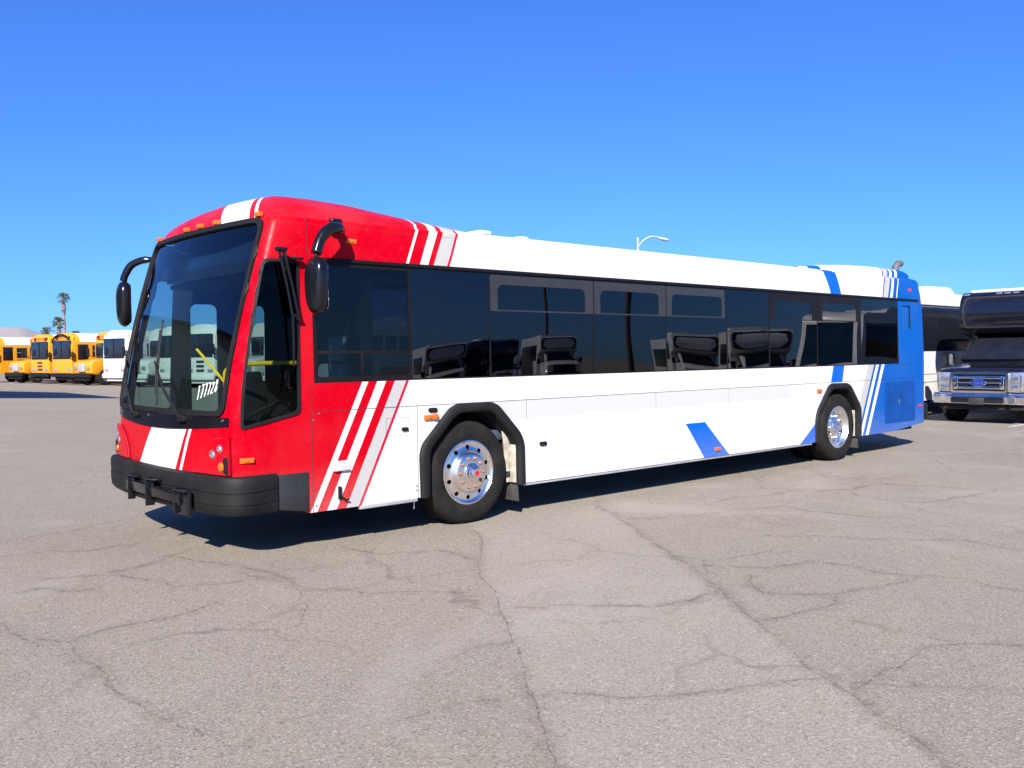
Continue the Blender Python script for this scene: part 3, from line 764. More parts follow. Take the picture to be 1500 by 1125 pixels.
# bumper, wrap-round with two grooves; grey end caps
def bump_fn(dz, prof):
    def fn(u, v):
        s = u; n = 60; U = .19 + (2*UC-.38)*s
        p = Vector((*outline(U),0)); a = outline(U+.01); b = outline(U-.01)
        t = Vector((a[0]-b[0], a[1]-b[1],0)).normalized(); nr = Vector((t.y,-t.x,0))
        if nr.dot(p-Vector((3,YC,0))) < 0: nr = -nr
        i = v*(len(prof)-1); i0 = min(int(i), len(prof)-2); q = [prof[i0][j]+(prof[i0+1][j]-prof[i0][j])*(i-i0) for j in (0,1)]
        ease = .35+.65*min(1, min(s,1-s)*14)
        pp = p + nr*(q[0]*ease if q[0] > 0 else q[0]); return (pp.x, pp.y, q[1])
    return fn
BP = [(-.03,.688),(.05,.692),(.082,.684),(.095,.664),(.098,.62),(.096,.568),(.088,.564),(.088,.556),(.097,.552),(.098,.470),(.090,.466),(.090,.458),(.096,.454),(.090,.41),(.07,.385),(.02,.375),(-.03,.38)]
k = MB(); k.grid(bump_fn(0,BP), 90, len(BP)-1); bmp = k.build('bumper', MT['bumper'], bus, ang=38)
for s in (0,1):
    k = MB(); yy = (lambda y: y) if s == 0 else (lambda y: W-y)
    P = [(.19,.672),(.488,.672),(.488,.340),(.215,.385),(.192,.41)]
    k.prism(P, 'y', yy(-.012), yy(.03), .006); k.build('bumper_end', MT['bgrey'], bus)
# fixing plates for the bicycle rack
for yc_, z0, z1, dep in ((1.62,.37,.605,.065),(1.16,.365,.615,.08),(.60,.36,.575,.06)):
    k = MB(); xf = -.375
    k.box((xf-dep/2+.02,yc_,(z0+z1)/2),(dep,.014,z1-z0),.003)
    k.box((xf-dep/2+.02,yc_-.11,z1-.012),(dep,.22,.012),.003); k.box((xf-dep*.3,yc_-.05,(z0+z1)/2+.03),(.012,.10,z1-z0-.10),.003)
    k.lathe([(.002,-.008),(.014,-.008),(.014,.008),(.002,.01)], (xf-dep+.06,yc_-.008,z1-.05), 'y', 10)
    k.build('rack_bracket', MT['gloss'], bus)
k = MB(); k.box((-.385,1.10,.50),(.05,1.2,.09),.006); k.box((-.37,.52,.46),(.03,.30,.20),.006); k.build('rack_beam', MT['gloss'], bus)

# lamp clusters
def disc_lamp(u, z, r, m, name, dep=.012):
    fn = nudge(.022); p = Vector(fn(u,z)); n = (Vector(nudge(.07)(u,z))-p).normalized()
    rot = n.to_track_quat('Z','Y').to_matrix()
    k = MB()
    for prof, mi in (([(.001,.010),(r*1.28,.010),(r*1.30,.0),(r*1.28,-.01),(.001,-.01)],1), ([(.001,.026),(r*.6,.024),(r*.92,.016),(r,.008),(.001,.008)],0)):
        rings = []
        for rr, h in prof:
            rings.append([k.bm.verts.new(p + rot @ Vector((rr*math.cos(a*math.pi/12), rr*math.sin(a*math.pi/12), h))) for a in range(24)])
        for A, B in zip(rings, rings[1:]):
            for a in range(24): k.bm.faces.new((A[a],A[(a+1)%24],B[(a+1)%24],B[a])).material_index = mi
    return k.build(name, [m, MT['rlamp']], bus)
for sg in (0,1):
    mm = (lambda u: u) if sg == 0 else (lambda u: 2*UC-u)
    disc_lamp(mm(-.275), .908, .030, MT['lampg'], 'headlight'); disc_lamp(mm(-.372), .858, .034, MT['lampg'], 'headlight'); disc_lamp(mm(-.262), .763, .036, MT['amber'], 'turn_signal')
    # bezel swelling round the cluster
    Pz = [(mm(-.175),.70),(mm(-.175),1.00)] + [(mm(-.175-.50*math.sin(t)),.70+.30*math.cos(t)) for t in [rad(10+8*i) for i in range(11)]]
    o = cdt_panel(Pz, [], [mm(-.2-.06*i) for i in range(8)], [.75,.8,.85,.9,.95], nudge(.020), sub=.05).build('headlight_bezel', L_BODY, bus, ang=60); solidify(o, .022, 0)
    k = MB(); k.tube([nudge(.012)(u_, z_) for u_, z_ in Pz[2:]], .006, 6); k.build('bezel_seam', MT['rlamp'], bus)
    q = Vector(nudge(.01)(mm(-.205),.775)); k = MB()
    k.prism(rpoly([(-.035,-.075),(.03,-.075),(.03,.075),(-.035,.075)],.03), 'y', -.03, .03, .01); 
    k.build('side_bumper_guard', MT['black'], bus, loc=(q.x+.005, q.y, q.z))
def slab_lamp(c, sz, m, name='marker_light', rz=0):
    k = MB(); k.box((0,0,0), sz, .004); k.box((0,-.004 if sz[1] < .05 else 0,0),(sz[0]*.3,sz[1]+.004,sz[2]*.5),.004)
    o = k.build(name, m, bus, loc=c); o.rotation_euler.z = rz; return o
q = bmap(-.055,.813); slab_lamp((q[0],q[1]-.006,q[2]), (.115,.016,.042), MT['amber'], rz=rad(-10))
slab_lamp((.964,.030,2.627),(.10,.022,.042), MT['amber']); slab_lamp((1.749,-.008,1.061),(.115,.03,.045), MT['amber']); slab_lamp((1.82,-.014,1.063),(.05,.03,.05), MT['amber'])
slab_lamp((6.259,-.006,.415),(.11,.018,.045), MT['amber']); slab_lamp((8.722,-.008,1.062),(.12,.03,.05), MT['amber']); slab_lamp((11.66,.035,2.618),(.11,.03,.05), MT['redlens']); slab_lamp((12.0,-.002,.70),(.12,.02,.04), MT['redlens'])
for uu in (-2.50,-1.62,-1.30,-.98,-.30):
    q = bmap(uu, 2.80); k = MB(); k.box((q[0]-.01,q[1],2.812),(.05,.072,.042),.010); k.build('marker_light', MT['amber'], bus)
# latches, hatch handle, stickers on the side
def latch(x, z, name='latch', w_=.10, h=.042):
    k = MB(); k.prism(rrect(x-w_/2,z-h/2,x+w_/2,z+h/2,.018), 'y', -.014, .004, .004); k.lathe([(.001,-.02),(.010,-.02),(.010,-.012),(.001,-.012)], (x+.02,0,z), 'y', 10)
    return k.build(name, MT['black'], bus)
latch(1.794,1.126); latch(3.211,.709); latch(1.475,.968,w_=.07,h=.035)
k = MB(); k.box((.785,-.008,.465),(.028,.02,.11),.004); k.tube([(.785,-.02,.44),(.83,-.03,.405),(.86,-.03,.40)], .008, 6); k.build('hatch_handle', MT['black'], bus)
k = MB(); k.box((.805,-.003,.70),(.17,.004,.075),.001); st = k.build('warning_sticker', MT['sticker'], bus)
for j, tx in enumerate(('BATTERY','DISCONNECT')):
    text_mesh(tx, .030, 'sticker_text', MT['redtxt'], st, Matrix.Translation((.805,-.006,.715-.032*j)) @ Matrix.Rotation(rad(90),4,'X'), extrude=.0005)
k = MB(); k.box((.81,-.012,.657),(.16,.03,.006),.001); k.build('hatch_lip', MT['zinc'], bus)
for x, z in ((.60,1.155),(.56,.38),(1.60,.44),(1.60,.40),(.545,1.10),(4.39,.36)):
    k = MB(); k.lathe([(.001,-.006),(.007,-.006),(.008,.0),(.001,.002)], (x,0,z), 'y', 8); k.build('rivet', MT['steel'], bus)

# skirt lip, engine grille, recessed vent
k = MB(); k.box((1.30,.02,.312),(.62,.04,.034),.004); k.box((5.75,.03,.312),(5.6,.04,.03),.004); k.build('skirt_lip', MT['zinc'], bus)
gr = cdt_panel(rrect(10.74,.475,11.79,1.125,.03), [], [], [], lambda u, z: (u, -.006, z), sub=.3).build('engine_grille', MT['bluehub'], bus); solidify(gr, .008, 0)
k = MB()
for i in range(34): k.box((11.265,-.0105,.495+i*.0185),(1.0,.004,.006))
k.build('grille_bars', MT['bluehub'], gr)
k = MB(); k.box((11.2,-.016,.80),(.02,.012,.07),.003); k.build('grille_catch', MT['steel'], gr)
k = MB(); k.prism([(.034,1.97),(.034,2.36),(.13,2.36),(.13,2.30),(.05,1.97)], 'x', 11.355, 11.665); k.box((11.51,.14,2.165),(.32,.02,.40))
k.build('air_intake', pm('rear_blue',BLUE2,.35,var=.05), bus)
k = MB()
k.box((12.30,YC,.58),(.26,2.36,.34),.04); k.prism([(12.02,.43),(12.36,.45),(12.36,.735),(12.04,.735)], 'y', .02, .3, .03); k.build('rear_bumper', MT['bumper'], bus)
k = MB(); k.tube([(11.4,.4,.33),(11.85,.38,.345),(12.2,.36,.42)], .03, 8); k.build('tow_bar', MT['dark'], bus)
k = MB(); k.lathe([(.001,-.03),(.05,-.03),(.055,.0),(.05,.03),(.001,.03)], (12.31,.12,1.06), 'y', 14); k.build('tail_lamp', MT['rlamp'], bus)

# wheel arches with flares, dark wells
AO_F = [(1.641,.323),(1.632,.72),(1.662,.815),(1.985,1.135),(2.09,1.176),(2.51,1.172),(2.60,1.135),(2.885,.85),(2.935,.755),(2.943,.323)]
AI_F = [(1.735,.323),(1.743,.70),(1.768,.78),(2.05,1.055),(2.135,1.085),(2.475,1.082),(2.545,1.055),(2.80,.805),(2.845,.72),(2.85,.323)]
AO_R = [(8.624,.323),(8.615,.645),(8.67,.79),(8.977,1.122),(9.075,1.160),(9.52,1.152),(9.62,1.11),(9.88,.835),(9.932,.735),(9.932,.323)]
AI_R = [(8.715,.323),(8.71,.665),(8.755,.76),(9.035,1.045),(9.115,1.072),(9.49,1.066),(9.565,1.035),(9.79,.795),(9.84,.715),(9.842,.323)]
def arch(AO, AI, far):
    yy = (lambda y: W-y) if far else (lambda y: y)
    ro = AO[:1] + rpoly(AO,.06)[6:-6] + AO[-1:]; ri = AI[:1] + rpoly(AI,.05)[6:-6] + AI[-1:]
    # swept flare: rounded section between the outer and inner outline
    n = min(len(ro), len(ri)); k = MB(); sec = [(0,.002),(.0,-.02),(.12,-.034),(.5,-.042),(.88,-.034),(1,-.02),(1,.07)]
    V = []
    for a, b in zip(ro, ri):
        V.append([k.bm.verts.new((a[0]+(b[0]-a[0])*t, yy(y), a[1]+(b[1]-a[1])*t)) for t, y in sec])
    for A, B in zip(V, V[1:]):
        for j in range(len(sec)-1): k.bm.faces.new((A[j],A[j+1],B[j+1],B[j]))
    ar = k.build('wheel_arch', MT['bumper'], bus, ang=50)
    k = MB(); W0 = [k.bm.verts.new((p[0],yy(.03),p[1])) for p in ri]; W1 = [k.bm.verts.new((p[0],yy(.62),p[1])) for p in ri]
    for i in range(len(ri)-1): k.bm.faces.new((W0[i],W0[i+1],W1[i+1],W1[i]))
    k.bm.faces.new(W1); k.build('wheel_well', MT['dark'], ar, ang=50)
for far_ in (0,1):
    arch(AO_F, AI_F, far_); arch(AO_R, AI_R, far_)

# wheels
TY = [(.290,.055),(.300,.042),(.34,.028),(.40,.022),(.455,.030),(.478,.043),(.492,.062),(.499,.085)]
TYF = TY + [(.4995,.12),(.492,.121),(.492,.130),(.4995,.131),(.50,.165),(.492,.166),(.492,.178),(.50,.179),(.4995,.215),(.492,.216),(.492,.225),(.4995,.226),(.499,.27),(.47,.30),(.38,.32),(.290,.31)]
def tyre_mesh(): k = MB(); k.lathe(TYF, (0,0,0), 'y', 72, closed=True); return k
def rim_panel(prof, hole_r, hole_s, rmax, nh=10):
    circ = lambda r, n, c=(0,0): [(c[0]+r*math.cos(2*math.pi*i/n), c[1]+r*math.sin(2*math.pi*i/n)) for i in range(n)]
    hs_ = [circ(hole_s, 14, (hole_r*math.cos(rad(18+36*i)), hole_r*math.sin(rad(18+36*i)))) for i in range(nh)]
    V = [(r*math.cos(a), r*math.sin(a)) for r in [p[0] for p in prof][1:-1] for a in [2*math.pi*(i+.5*(int(r*1000)%2))/64 for i in range(64)]]
    def fm(u, v): r = math.hypot(u,v); return (u, interp(r,[p[0] for p in prof],[p[1] for p in prof]), v)
    # interior rings as extra points
    outer_ = circ(rmax, 64); E, P = [], []
    def lp(Q): n0 = len(P); P.extend(Q); E.extend([(n0+i, n0+(i+1)%len(Q)) for i in range(len(Q))])
    lp(outer_)
    for h in hs_: lp(h)
    for q in V:
        if all(math.dist(q,(hole_r*math.cos(rad(18+36*i)), hole_r*math.sin(rad(18+36*i)))) > hole_s*1.12 for i in range(nh)): P.append(q)
    P.append((0,0))
    ov, oe, of = delaunay_2d_cdt([Vector(q) for q in P], E, [], 0, 1e-6)[:3]
    k = MB(); bv = [k.bm.verts.new(fm(q.x,q.y)) for q in ov]
    for f in of:
        c = (sum(ov[i].x for i in f)/3, sum(ov[i].y for i in f)/3)
        if math.hypot(*c) < rmax and not any(inside(c,h) for h in hs_): k.bm.faces.new([bv[i] for i in f])
    for v in [v for v in k.bm.verts if not v.link_faces]: k.bm.verts.remove(v)
    return k
def wheel(x, y, flip, front):
    w_ = tyre_mesh().build('wheel', MT['tyre'], bus, loc=(x,y,.5), ang=40)
    if front:
        prof = [(0,-.012),(.10,-.012),(.165,-.010),(.185,.0),(.20,.030),(.215,.047),(.25,.056),(.275,.060),(.287,.052),(.296,.034),(.305,.030),(.312,.036)]
        k = rim_panel(prof, .243, .0225, .312)
    else:
        prof = [(0,.075),(.10,.075),(.125,.085),(.16,.10),(.20,.108),(.235,.112),(.25,.105),(.262,.09),(.275,.065),(.290,.05),(.300,.034),(.312,.036)]
        k = rim_panel(prof, .205, .020, .312)
    r_ = k.build('rim', MT['alu'] if front else MT['alu2'], w_, ang=60)
    k = MB(); k.lathe([(.001,.20 if front else .25),(.28,.20 if front else .25),(.28,.24 if front else .27),(.001,.24 if front else .27)], (0,0,0), 'y', 24); k.build('brake_drum', MT['dark'], w_)
    b0 = -.012 if front else .102
    for i in range(10):
        a = rad(36*i); k = MB(); rr = .143 if front else .165
        c = (rr*math.cos(a), b0, rr*math.sin(a))
        k.lathe([(.001,-.024),(.011,-.024),(.014,-.020),(.0155,-.004),(.020,-.003),(.020,.004),(.001,.004)], c, 'y', 8); k.build('wheel_nut', MT['rust'] if front else MT['steel'], r_)
    k = MB(); h0 = -.012 if front else .085
    k.lathe([(.001,h0-.078),(.045,h0-.078),(.055,h0-.070),(.060,h0-.045),(.072,h0-.040),(.078,h0-.02),(.092,h0-.012),(.095,h0+.01),(.001,h0+.01)], (0,0,0), 'y', 32); hc = k.build('hub_cap', MT['chrome'], w_, ang=30)
    if not front:
        w_.rotation_euler.z = math.pi if flip else 0; return w_
    k = MB(); k.lathe([(.001,h0-.083),(.024,h0-.083),(.026,h0-.076),(.001,h0-.076)], (0,0,0), 'y', 20); k.build('hub_badge', MT['redlens'], hc)
    if flip: w_.rotation_euler.z = math.pi
    return w_
wheel(2.25,0,False,True); wheel(9.34,.0,False,False); wheel(2.25,W,True,True); wheel(9.34,W,True,False)
for yy in (.36, W-.36):                                               # the inner tyre of each rear pair
    t_ = tyre_mesh().build('wheel', MT['tyre'], bus, loc=(9.34,yy-(.0 if yy < 1 else .33),.5))
k = MB()
k.lathe([(.07,.3),(.07,W-.3)], (2.25,0,.45), 'y', 12); k.lathe([(.10,.3),(.10,W-.3)], (9.34,0,.5), 'y', 12); k.box((6,YC,.40),(7,1.0,.12)); k.build('axle', MT['dark'], bus)
# splash guard behind the front wheel, mudflaps
k = MB(); k.prism([(2.72,.98),(2.83,.96),(2.86,.80),(2.86,.34),(2.80,.34),(2.765,.75)], 'y', .10, .12, .004); k.box((2.845,.06,.62),(.012,.09,.56),.003); k.build('splash_guard', MT['tan'], bus)
for x in (2.86, 9.87):
    k = MB(); k.prism([(.02,.36),(.30,.36),(.33,.15),(.0,.15)], 'x', x, x+.012, .002); k.build('mudflap', MT['flap'], bus)
k = MB(); k.box((9.845,.06,.58),(.03,.05,.50),.004); k.build('splash_guard', MT['tan'], bus)
k = MB(); k.tube([(1.60,.05,.33),(1.605,.05,.28),(1.60,.05,.22)], .007, 6); k.build('ground_chain', MT['steel'], bus)

# mirrors
def mirror(far):
    s = -1 if not far else 1
    k = MB()
    if not far:
        root_ = Vector((.80,.035,2.73)); k.box((.80,.01,2.74),(.11,.06,.13),.015)
        k.tube(catmull([(.80,-.04,2.72),(.74,-.14,2.70),(.62,-.20,2.68),(.53,-.21,2.60),(.475,-.22,2.47)],8), [.045]*8+[.05]*8+[.048]*8+[.045]*8+[.043], 14)
        hc = Vector((.475,-.22,2.21)); rz = rad(8)
    else:
        k.tube(catmull([(.33,2.60,2.63),(.20,2.72,2.65),(.09,2.81,2.60),(.035,2.85,2.50),(.015,2.86,2.43)],8), [.03]*8+[.036]*8+[.038]*8+[.036]*8+[.034], 14)
        hc = Vector((.02,2.86,2.20)); rz = rad(-6)
    ar = k.build('mirror_arm', MT['gloss'], bus, ang=50)
    # head: flattened egg, wider at the top, flat glass at the back
    def hf(u, v):
        a = 2*math.pi*u; t = -1+2*v; hh = .24
        wd = .108*(max(0,1-abs(t)**3.2))**.5*(1+.13*t); dp = .075*(max(0,1-abs(t)**3.0))**.5
        c, s_ = math.cos(a), math.sin(a)
        py = wd*(abs(c)**.75)*(1 if c > 0 else -1); pxx = dp*(abs(s_)**.75)*(1 if s_ > 0 else -1)
        pxx = min(pxx, .045)
        return (pxx, py, hh*t)
    k = MB(); k.grid(hf, 32, 20); hd = k.build('mirror_head', MT['gloss'], ar, ang=60, loc=hc); hd.rotation_euler.z = rz
    k = MB(); k.prism([(a*.09/.09, b) for a, b in rrect(-.088,-.20,.088,.20,.05)], 'x', .046, .049); gl = k.build('mirror_glass', MT['mirg'], hd)
    k = MB(); k.tube([hc+Vector((0,0,.22)), hc+Vector((0,0,.30))], .016, 8); k.build('mirror_stem', MT['black'], ar)
mirror(False); mirror(True)
k = MB(); k.box((.41,-.03,2.44),(.10,.05,.022),.006); k.build('mirror_bracket', MT['black'], bus)

# wipers on the windshield, the linkage beside the driver window
nw = nudge(.03); nw2 = nudge(.045)
def wiper(piv, tip, b0, b1):
    k = MB(); p = nudge(.02)(*piv); k.lathe([(.001,-.03),(.03,-.03),(.035,.0),(.03,.02),(.001,.02)], p, 'x', 14)
    k.box(p,(.05,.14,.05),.012)
    mid = ((piv[0]+tip[0])/2, (piv[1]+tip[1])/2)
    k.tube([nw2(*piv), nudge(.06)(*mid), nw2(*tip)], [.016,.012,.008], 8)
    k.tube([nudge(.035)(piv[0]-.03,piv[1]), nudge(.05)(mid[0]-.03,mid[1]), nw2(*tip)], [.006,.006,.006], 6)
    wp = k.build('wiper', MT['black'], bus)
    k = MB(); n = 8
    k.tube([nudge(.012)(b0[0]+(b1[0]-b0[0])*i/n, b0[1]+(b1[1]-b0[1])*i/n) for i in range(n+1)], .009, 6)
    k.tube([nudge(.026)(b0[0]+(b1[0]-b0[0])*i/n, b0[1]+(b1[1]-b0[1])*i/n) for i in range(1,n)], .007, 6); k.build('wiper_blade', MT['black'], wp)
wiper((-1.93,1.125), (-2.44,1.62), (-2.40,1.27), (-2.50,2.0))
wiper((-.87,1.13), (-1.52,1.60), (-1.40,1.22), (-1.62,1.98))
k = MB()
k.tube([(.215,-.05,2.50),(.30,-.04,2.50)], .016, 8)
for x in (.215,.25,.285): k.lathe([(.001,-.03),(.016,-.028),(.02,-.01),(.016,.01),(.001,.01)], (x,-.05,2.505), 'y', 10)
k.tube([(.235,-.055,2.49),(.30,-.05,2.22),(.345,-.05,1.97)], [.013,.011,.010], 8)
k.tube([(.275,-.055,2.49),(.345,-.05,2.22),(.40,-.05,1.97)], [.016,.013,.010], 8)
k.tube([(.335,-.055,1.97),(.41,-.055,1.97)], .014, 8); k.tube([(.345,-.05,1.97),(.352,-.045,1.78),(.36,-.03,1.56)], [.012,.012,.006], 8)
k.build('side_wiper', MT['gloss'], bus)
# ------------------------------------------------------------------ parked vehicles (built front at x=0 facing -x, centre line y=0)
def vwheel(root, x, y, r=.48, w_=.28, m=None, rimr=None):
    k = MB(); s = 1 if y > 0 else -1; rr = rimr or r*.56
    k.lathe([(rr,-.02*s),(r*.9,-.01*s),(r,.03*s),(r,(w_-.03)*s),(r*.9,w_*s),(rr,w_*s)], (0,-w_*s,0), 'y', 28, closed=True)
    o = k.build('wheel', MT['tyre'], root, loc=(x,y,r))
    k = MB(); k.lathe([(.001,-.10*s),(rr*.5,-.10*s),(rr*.55,-.06*s),(rr*.9,-.10*s),(rr,-.03*s),(rr,-.14*s),(.001,-.14*s)], (0,0,0), 'y', 24)
    k.build('rim', m or MT['steel'], o); return o
def section(w2, z0, zs, zt, n=8):
    """bus cross-section with a rounded roof"""
    P = [(-w2,z0),(w2,z0),(w2,zs)]
    for i in range(1,n): a = math.pi*i/(2*n); P.append((w2*math.cos(a)**.6, zs+(zt-zs)*math.sin(a)**.9))
    P.append((0,zt)); P += [(-q[0],q[1]) for q in P[3:-1][::-1]] + [(-w2,zs)]
    return P
def school_bus(name, label, cat, group, loc, rz, kind, paint='school', L=10.5, white=False):
    root = empty(name, (*loc,0), rz, label, cat, group); root.scale = (1,1,1.07); p = MT[paint]
    xb = 1.75 if kind == 'hood' else .10
    zs, zt = 2.50, 3.22
    k = MB(); k.prism(section(1.21,.62,zs,zt), 'x', xb, L, .03); k.build('body', p, root, ang=35)
    # white roof skin begins behind the cap
    P = [(w_*1.006+(0), z+.008) for w_, z in section(1.215,2.62,2.62,zt)][2:]
    k = MB(); k.prism([q for q in P if q[1] > 2.6], 'x', xb+(.45 if kind != 'hood' else .9), L-.4); k.build('roof', MT['cream'] if white else MT['whitep'], root)
    k = MB(); k.prism(rrect(-.32,zt-.04,.32,zt+.10,.05), 'x', 4.0, 4.7, .02); k.build('roof_hatch', MT['cream'], root)
    if kind == 'hood':
        k = MB(); k.prism([(.12,.70),(.08,1.30),(.30,1.48),(1.80,1.66),(1.80,.62),(.5,.62)], 'y', -1.0, 1.0, .09, seg=3); k.build('hood', p, root)
        k = MB(); k.box((.05,0,1.06),(.06,.72,.50),.02); k.build('grille', MT['zinc'], root)
        for s in (-1,1):
            k = MB(); k.box((.06,.70*s,1.05),(.08,.30,.18),.03); k.build('headlight', MT['lens'], root)
        wx, wzb, zw0, xw0 = 1.05, 1.72, 1.66, xb-.02
    else:
        k = MB(); k.prism([(.10,.64),(-.05,.68),(-.06,1.40),(-.02,2.60),(.06,2.9),(.12,3.0)], 'y', -1.19, 1.19, .04); k.build('front_panel', p, root)
        for s in (-1,1):
            k = MB(); k.box((-.065,.82*s,.92),(.05,.40,.16),.03); k.build('headlight', MT['lens'], root)
        if kind == 'slots':
            k = MB()
            for i in range(3): k.box((-.068,0,.93+i*.22),(.03,.62,.12),.02)
            k.build('grille', MT['blackg'], root)
        if kind == 'flat' and not white:
            k = MB(); k.tube(catmull([(-.06,-1.12,2.6),(-.09,-1.0,2.76),(-.10,-.7,2.98),(-.10,0,3.12),(-.10,.7,2.98),(-.09,1.0,2.76),(-.06,1.12,2.6)],5), .055, 8); k.build('visor', MT['black'], root)
        wx, zw0, xw0 = 2.1, 1.68, -.05
    # windshield
    zt_ = 2.55 if kind == 'hood' else 2.74
    k = MB(); k.prism(rrect(-1.06,zw0,1.06,zt_,.12), 'x', xw0-.035, xw0+.06, .01); k.build('windshield', MT['bluew'], root)
    k = MB(); k.box((xw0-.045,0,(zw0+zt_)/2),(.03,.05,zt_-zw0)); k.box((xw0-.045,0,zw0-.03),(.05,2.1,.06)); k.build('windshield_frame', MT['black'], root)
    if not white:
        k = MB(); k.prism(rrect(-.62,2.78,.62,3.06,.10), 'x', xb-.10, xb+.2, .02); k.build('sign_panel', MT['school'], root)
        text_mesh('SCHOOL BUS', .20, 'sign_text', MT['black'], root, Matrix.Translation((xb-.105,0,2.92)) @ Matrix.Rotation(rad(-90),4,'Z') @ Matrix.Rotation(rad(90),4,'X'), extrude=.002)
        for s in (-1,1):
            k = MB(); k.prism(rrect(.66*s-.16,2.80,.66*s+.16,3.0,.06), 'x', xb-.12, xb+.25, .02); wl = k.build('warning_lamp', MT['black'], root)
            k = MB(); k.lathe([(.001,-.02),(.08,-.02),(.08,.0),(.001,.0)], (xb-.125,.66*s,2.90), 'x', 14); k.build('lamp_lens', MT['redlens'], wl)
    # side windows, rub rails, door
    x = xb + (1.25 if kind != 'hood' else .35)
    while x < L-1.1:
        for s in (-1,1):
            k = MB(); k.box((x+.42,1.212*s,2.08),(.78,.02,.72),.006); wv = k.build('side_window', MT['blackg'], root)
            k = MB(); k.box((x+.42,1.224*s,2.10),(.78,.012,.03)); k.build('window_bar', MT['zinc'], wv)
        x += .98
    k = MB()
    for z in (.95,1.28,1.58):
        for s in (-1,1): k.box((xb+(L-xb)/2+.5,1.215*s,z),(L-xb-1.6,.03,.05))
    k.build('rub_rail', MT['black'] if not white else MT['cream'], root)
    for s in (-1,1):
        k = MB(); k.box((xb+.62,1.212*s,2.02),(.74,.022,.95),.01); k.build('side_window', MT['blackg'], root)
    k = MB(); k.box((-.10 if kind != 'hood' else -.04,0,.60),(.18,2.35,.26),.05); k.box((.1,0,.40),(.2,1.8,.2)); k.build('bumper', MT['black'] if not white else MT['cream'], root)
    for s in (-1,1):
        k = MB(); x0 = xb-.25; k.tube(catmull([(xb+.1,1.1*s,1.7),(x0,1.30*s,1.75),(x0-.15,1.36*s,1.95)],5), .018, 6)
        k.prism(rrect(1.36*s-.11,1.72,1.36*s+.11,2.25,.05), 'x', x0-.2, x0-.12, .02); k.build('mirror', MT['black'], root)
        for xx in (wx, L-2.6): vwheel(root, xx, 1.16*s)
    k = MB(); k.box((L/2+.6,0,.58),(L-2.4,2.1,.30)); k.build('chassis', MT['dark'], root)
    return root
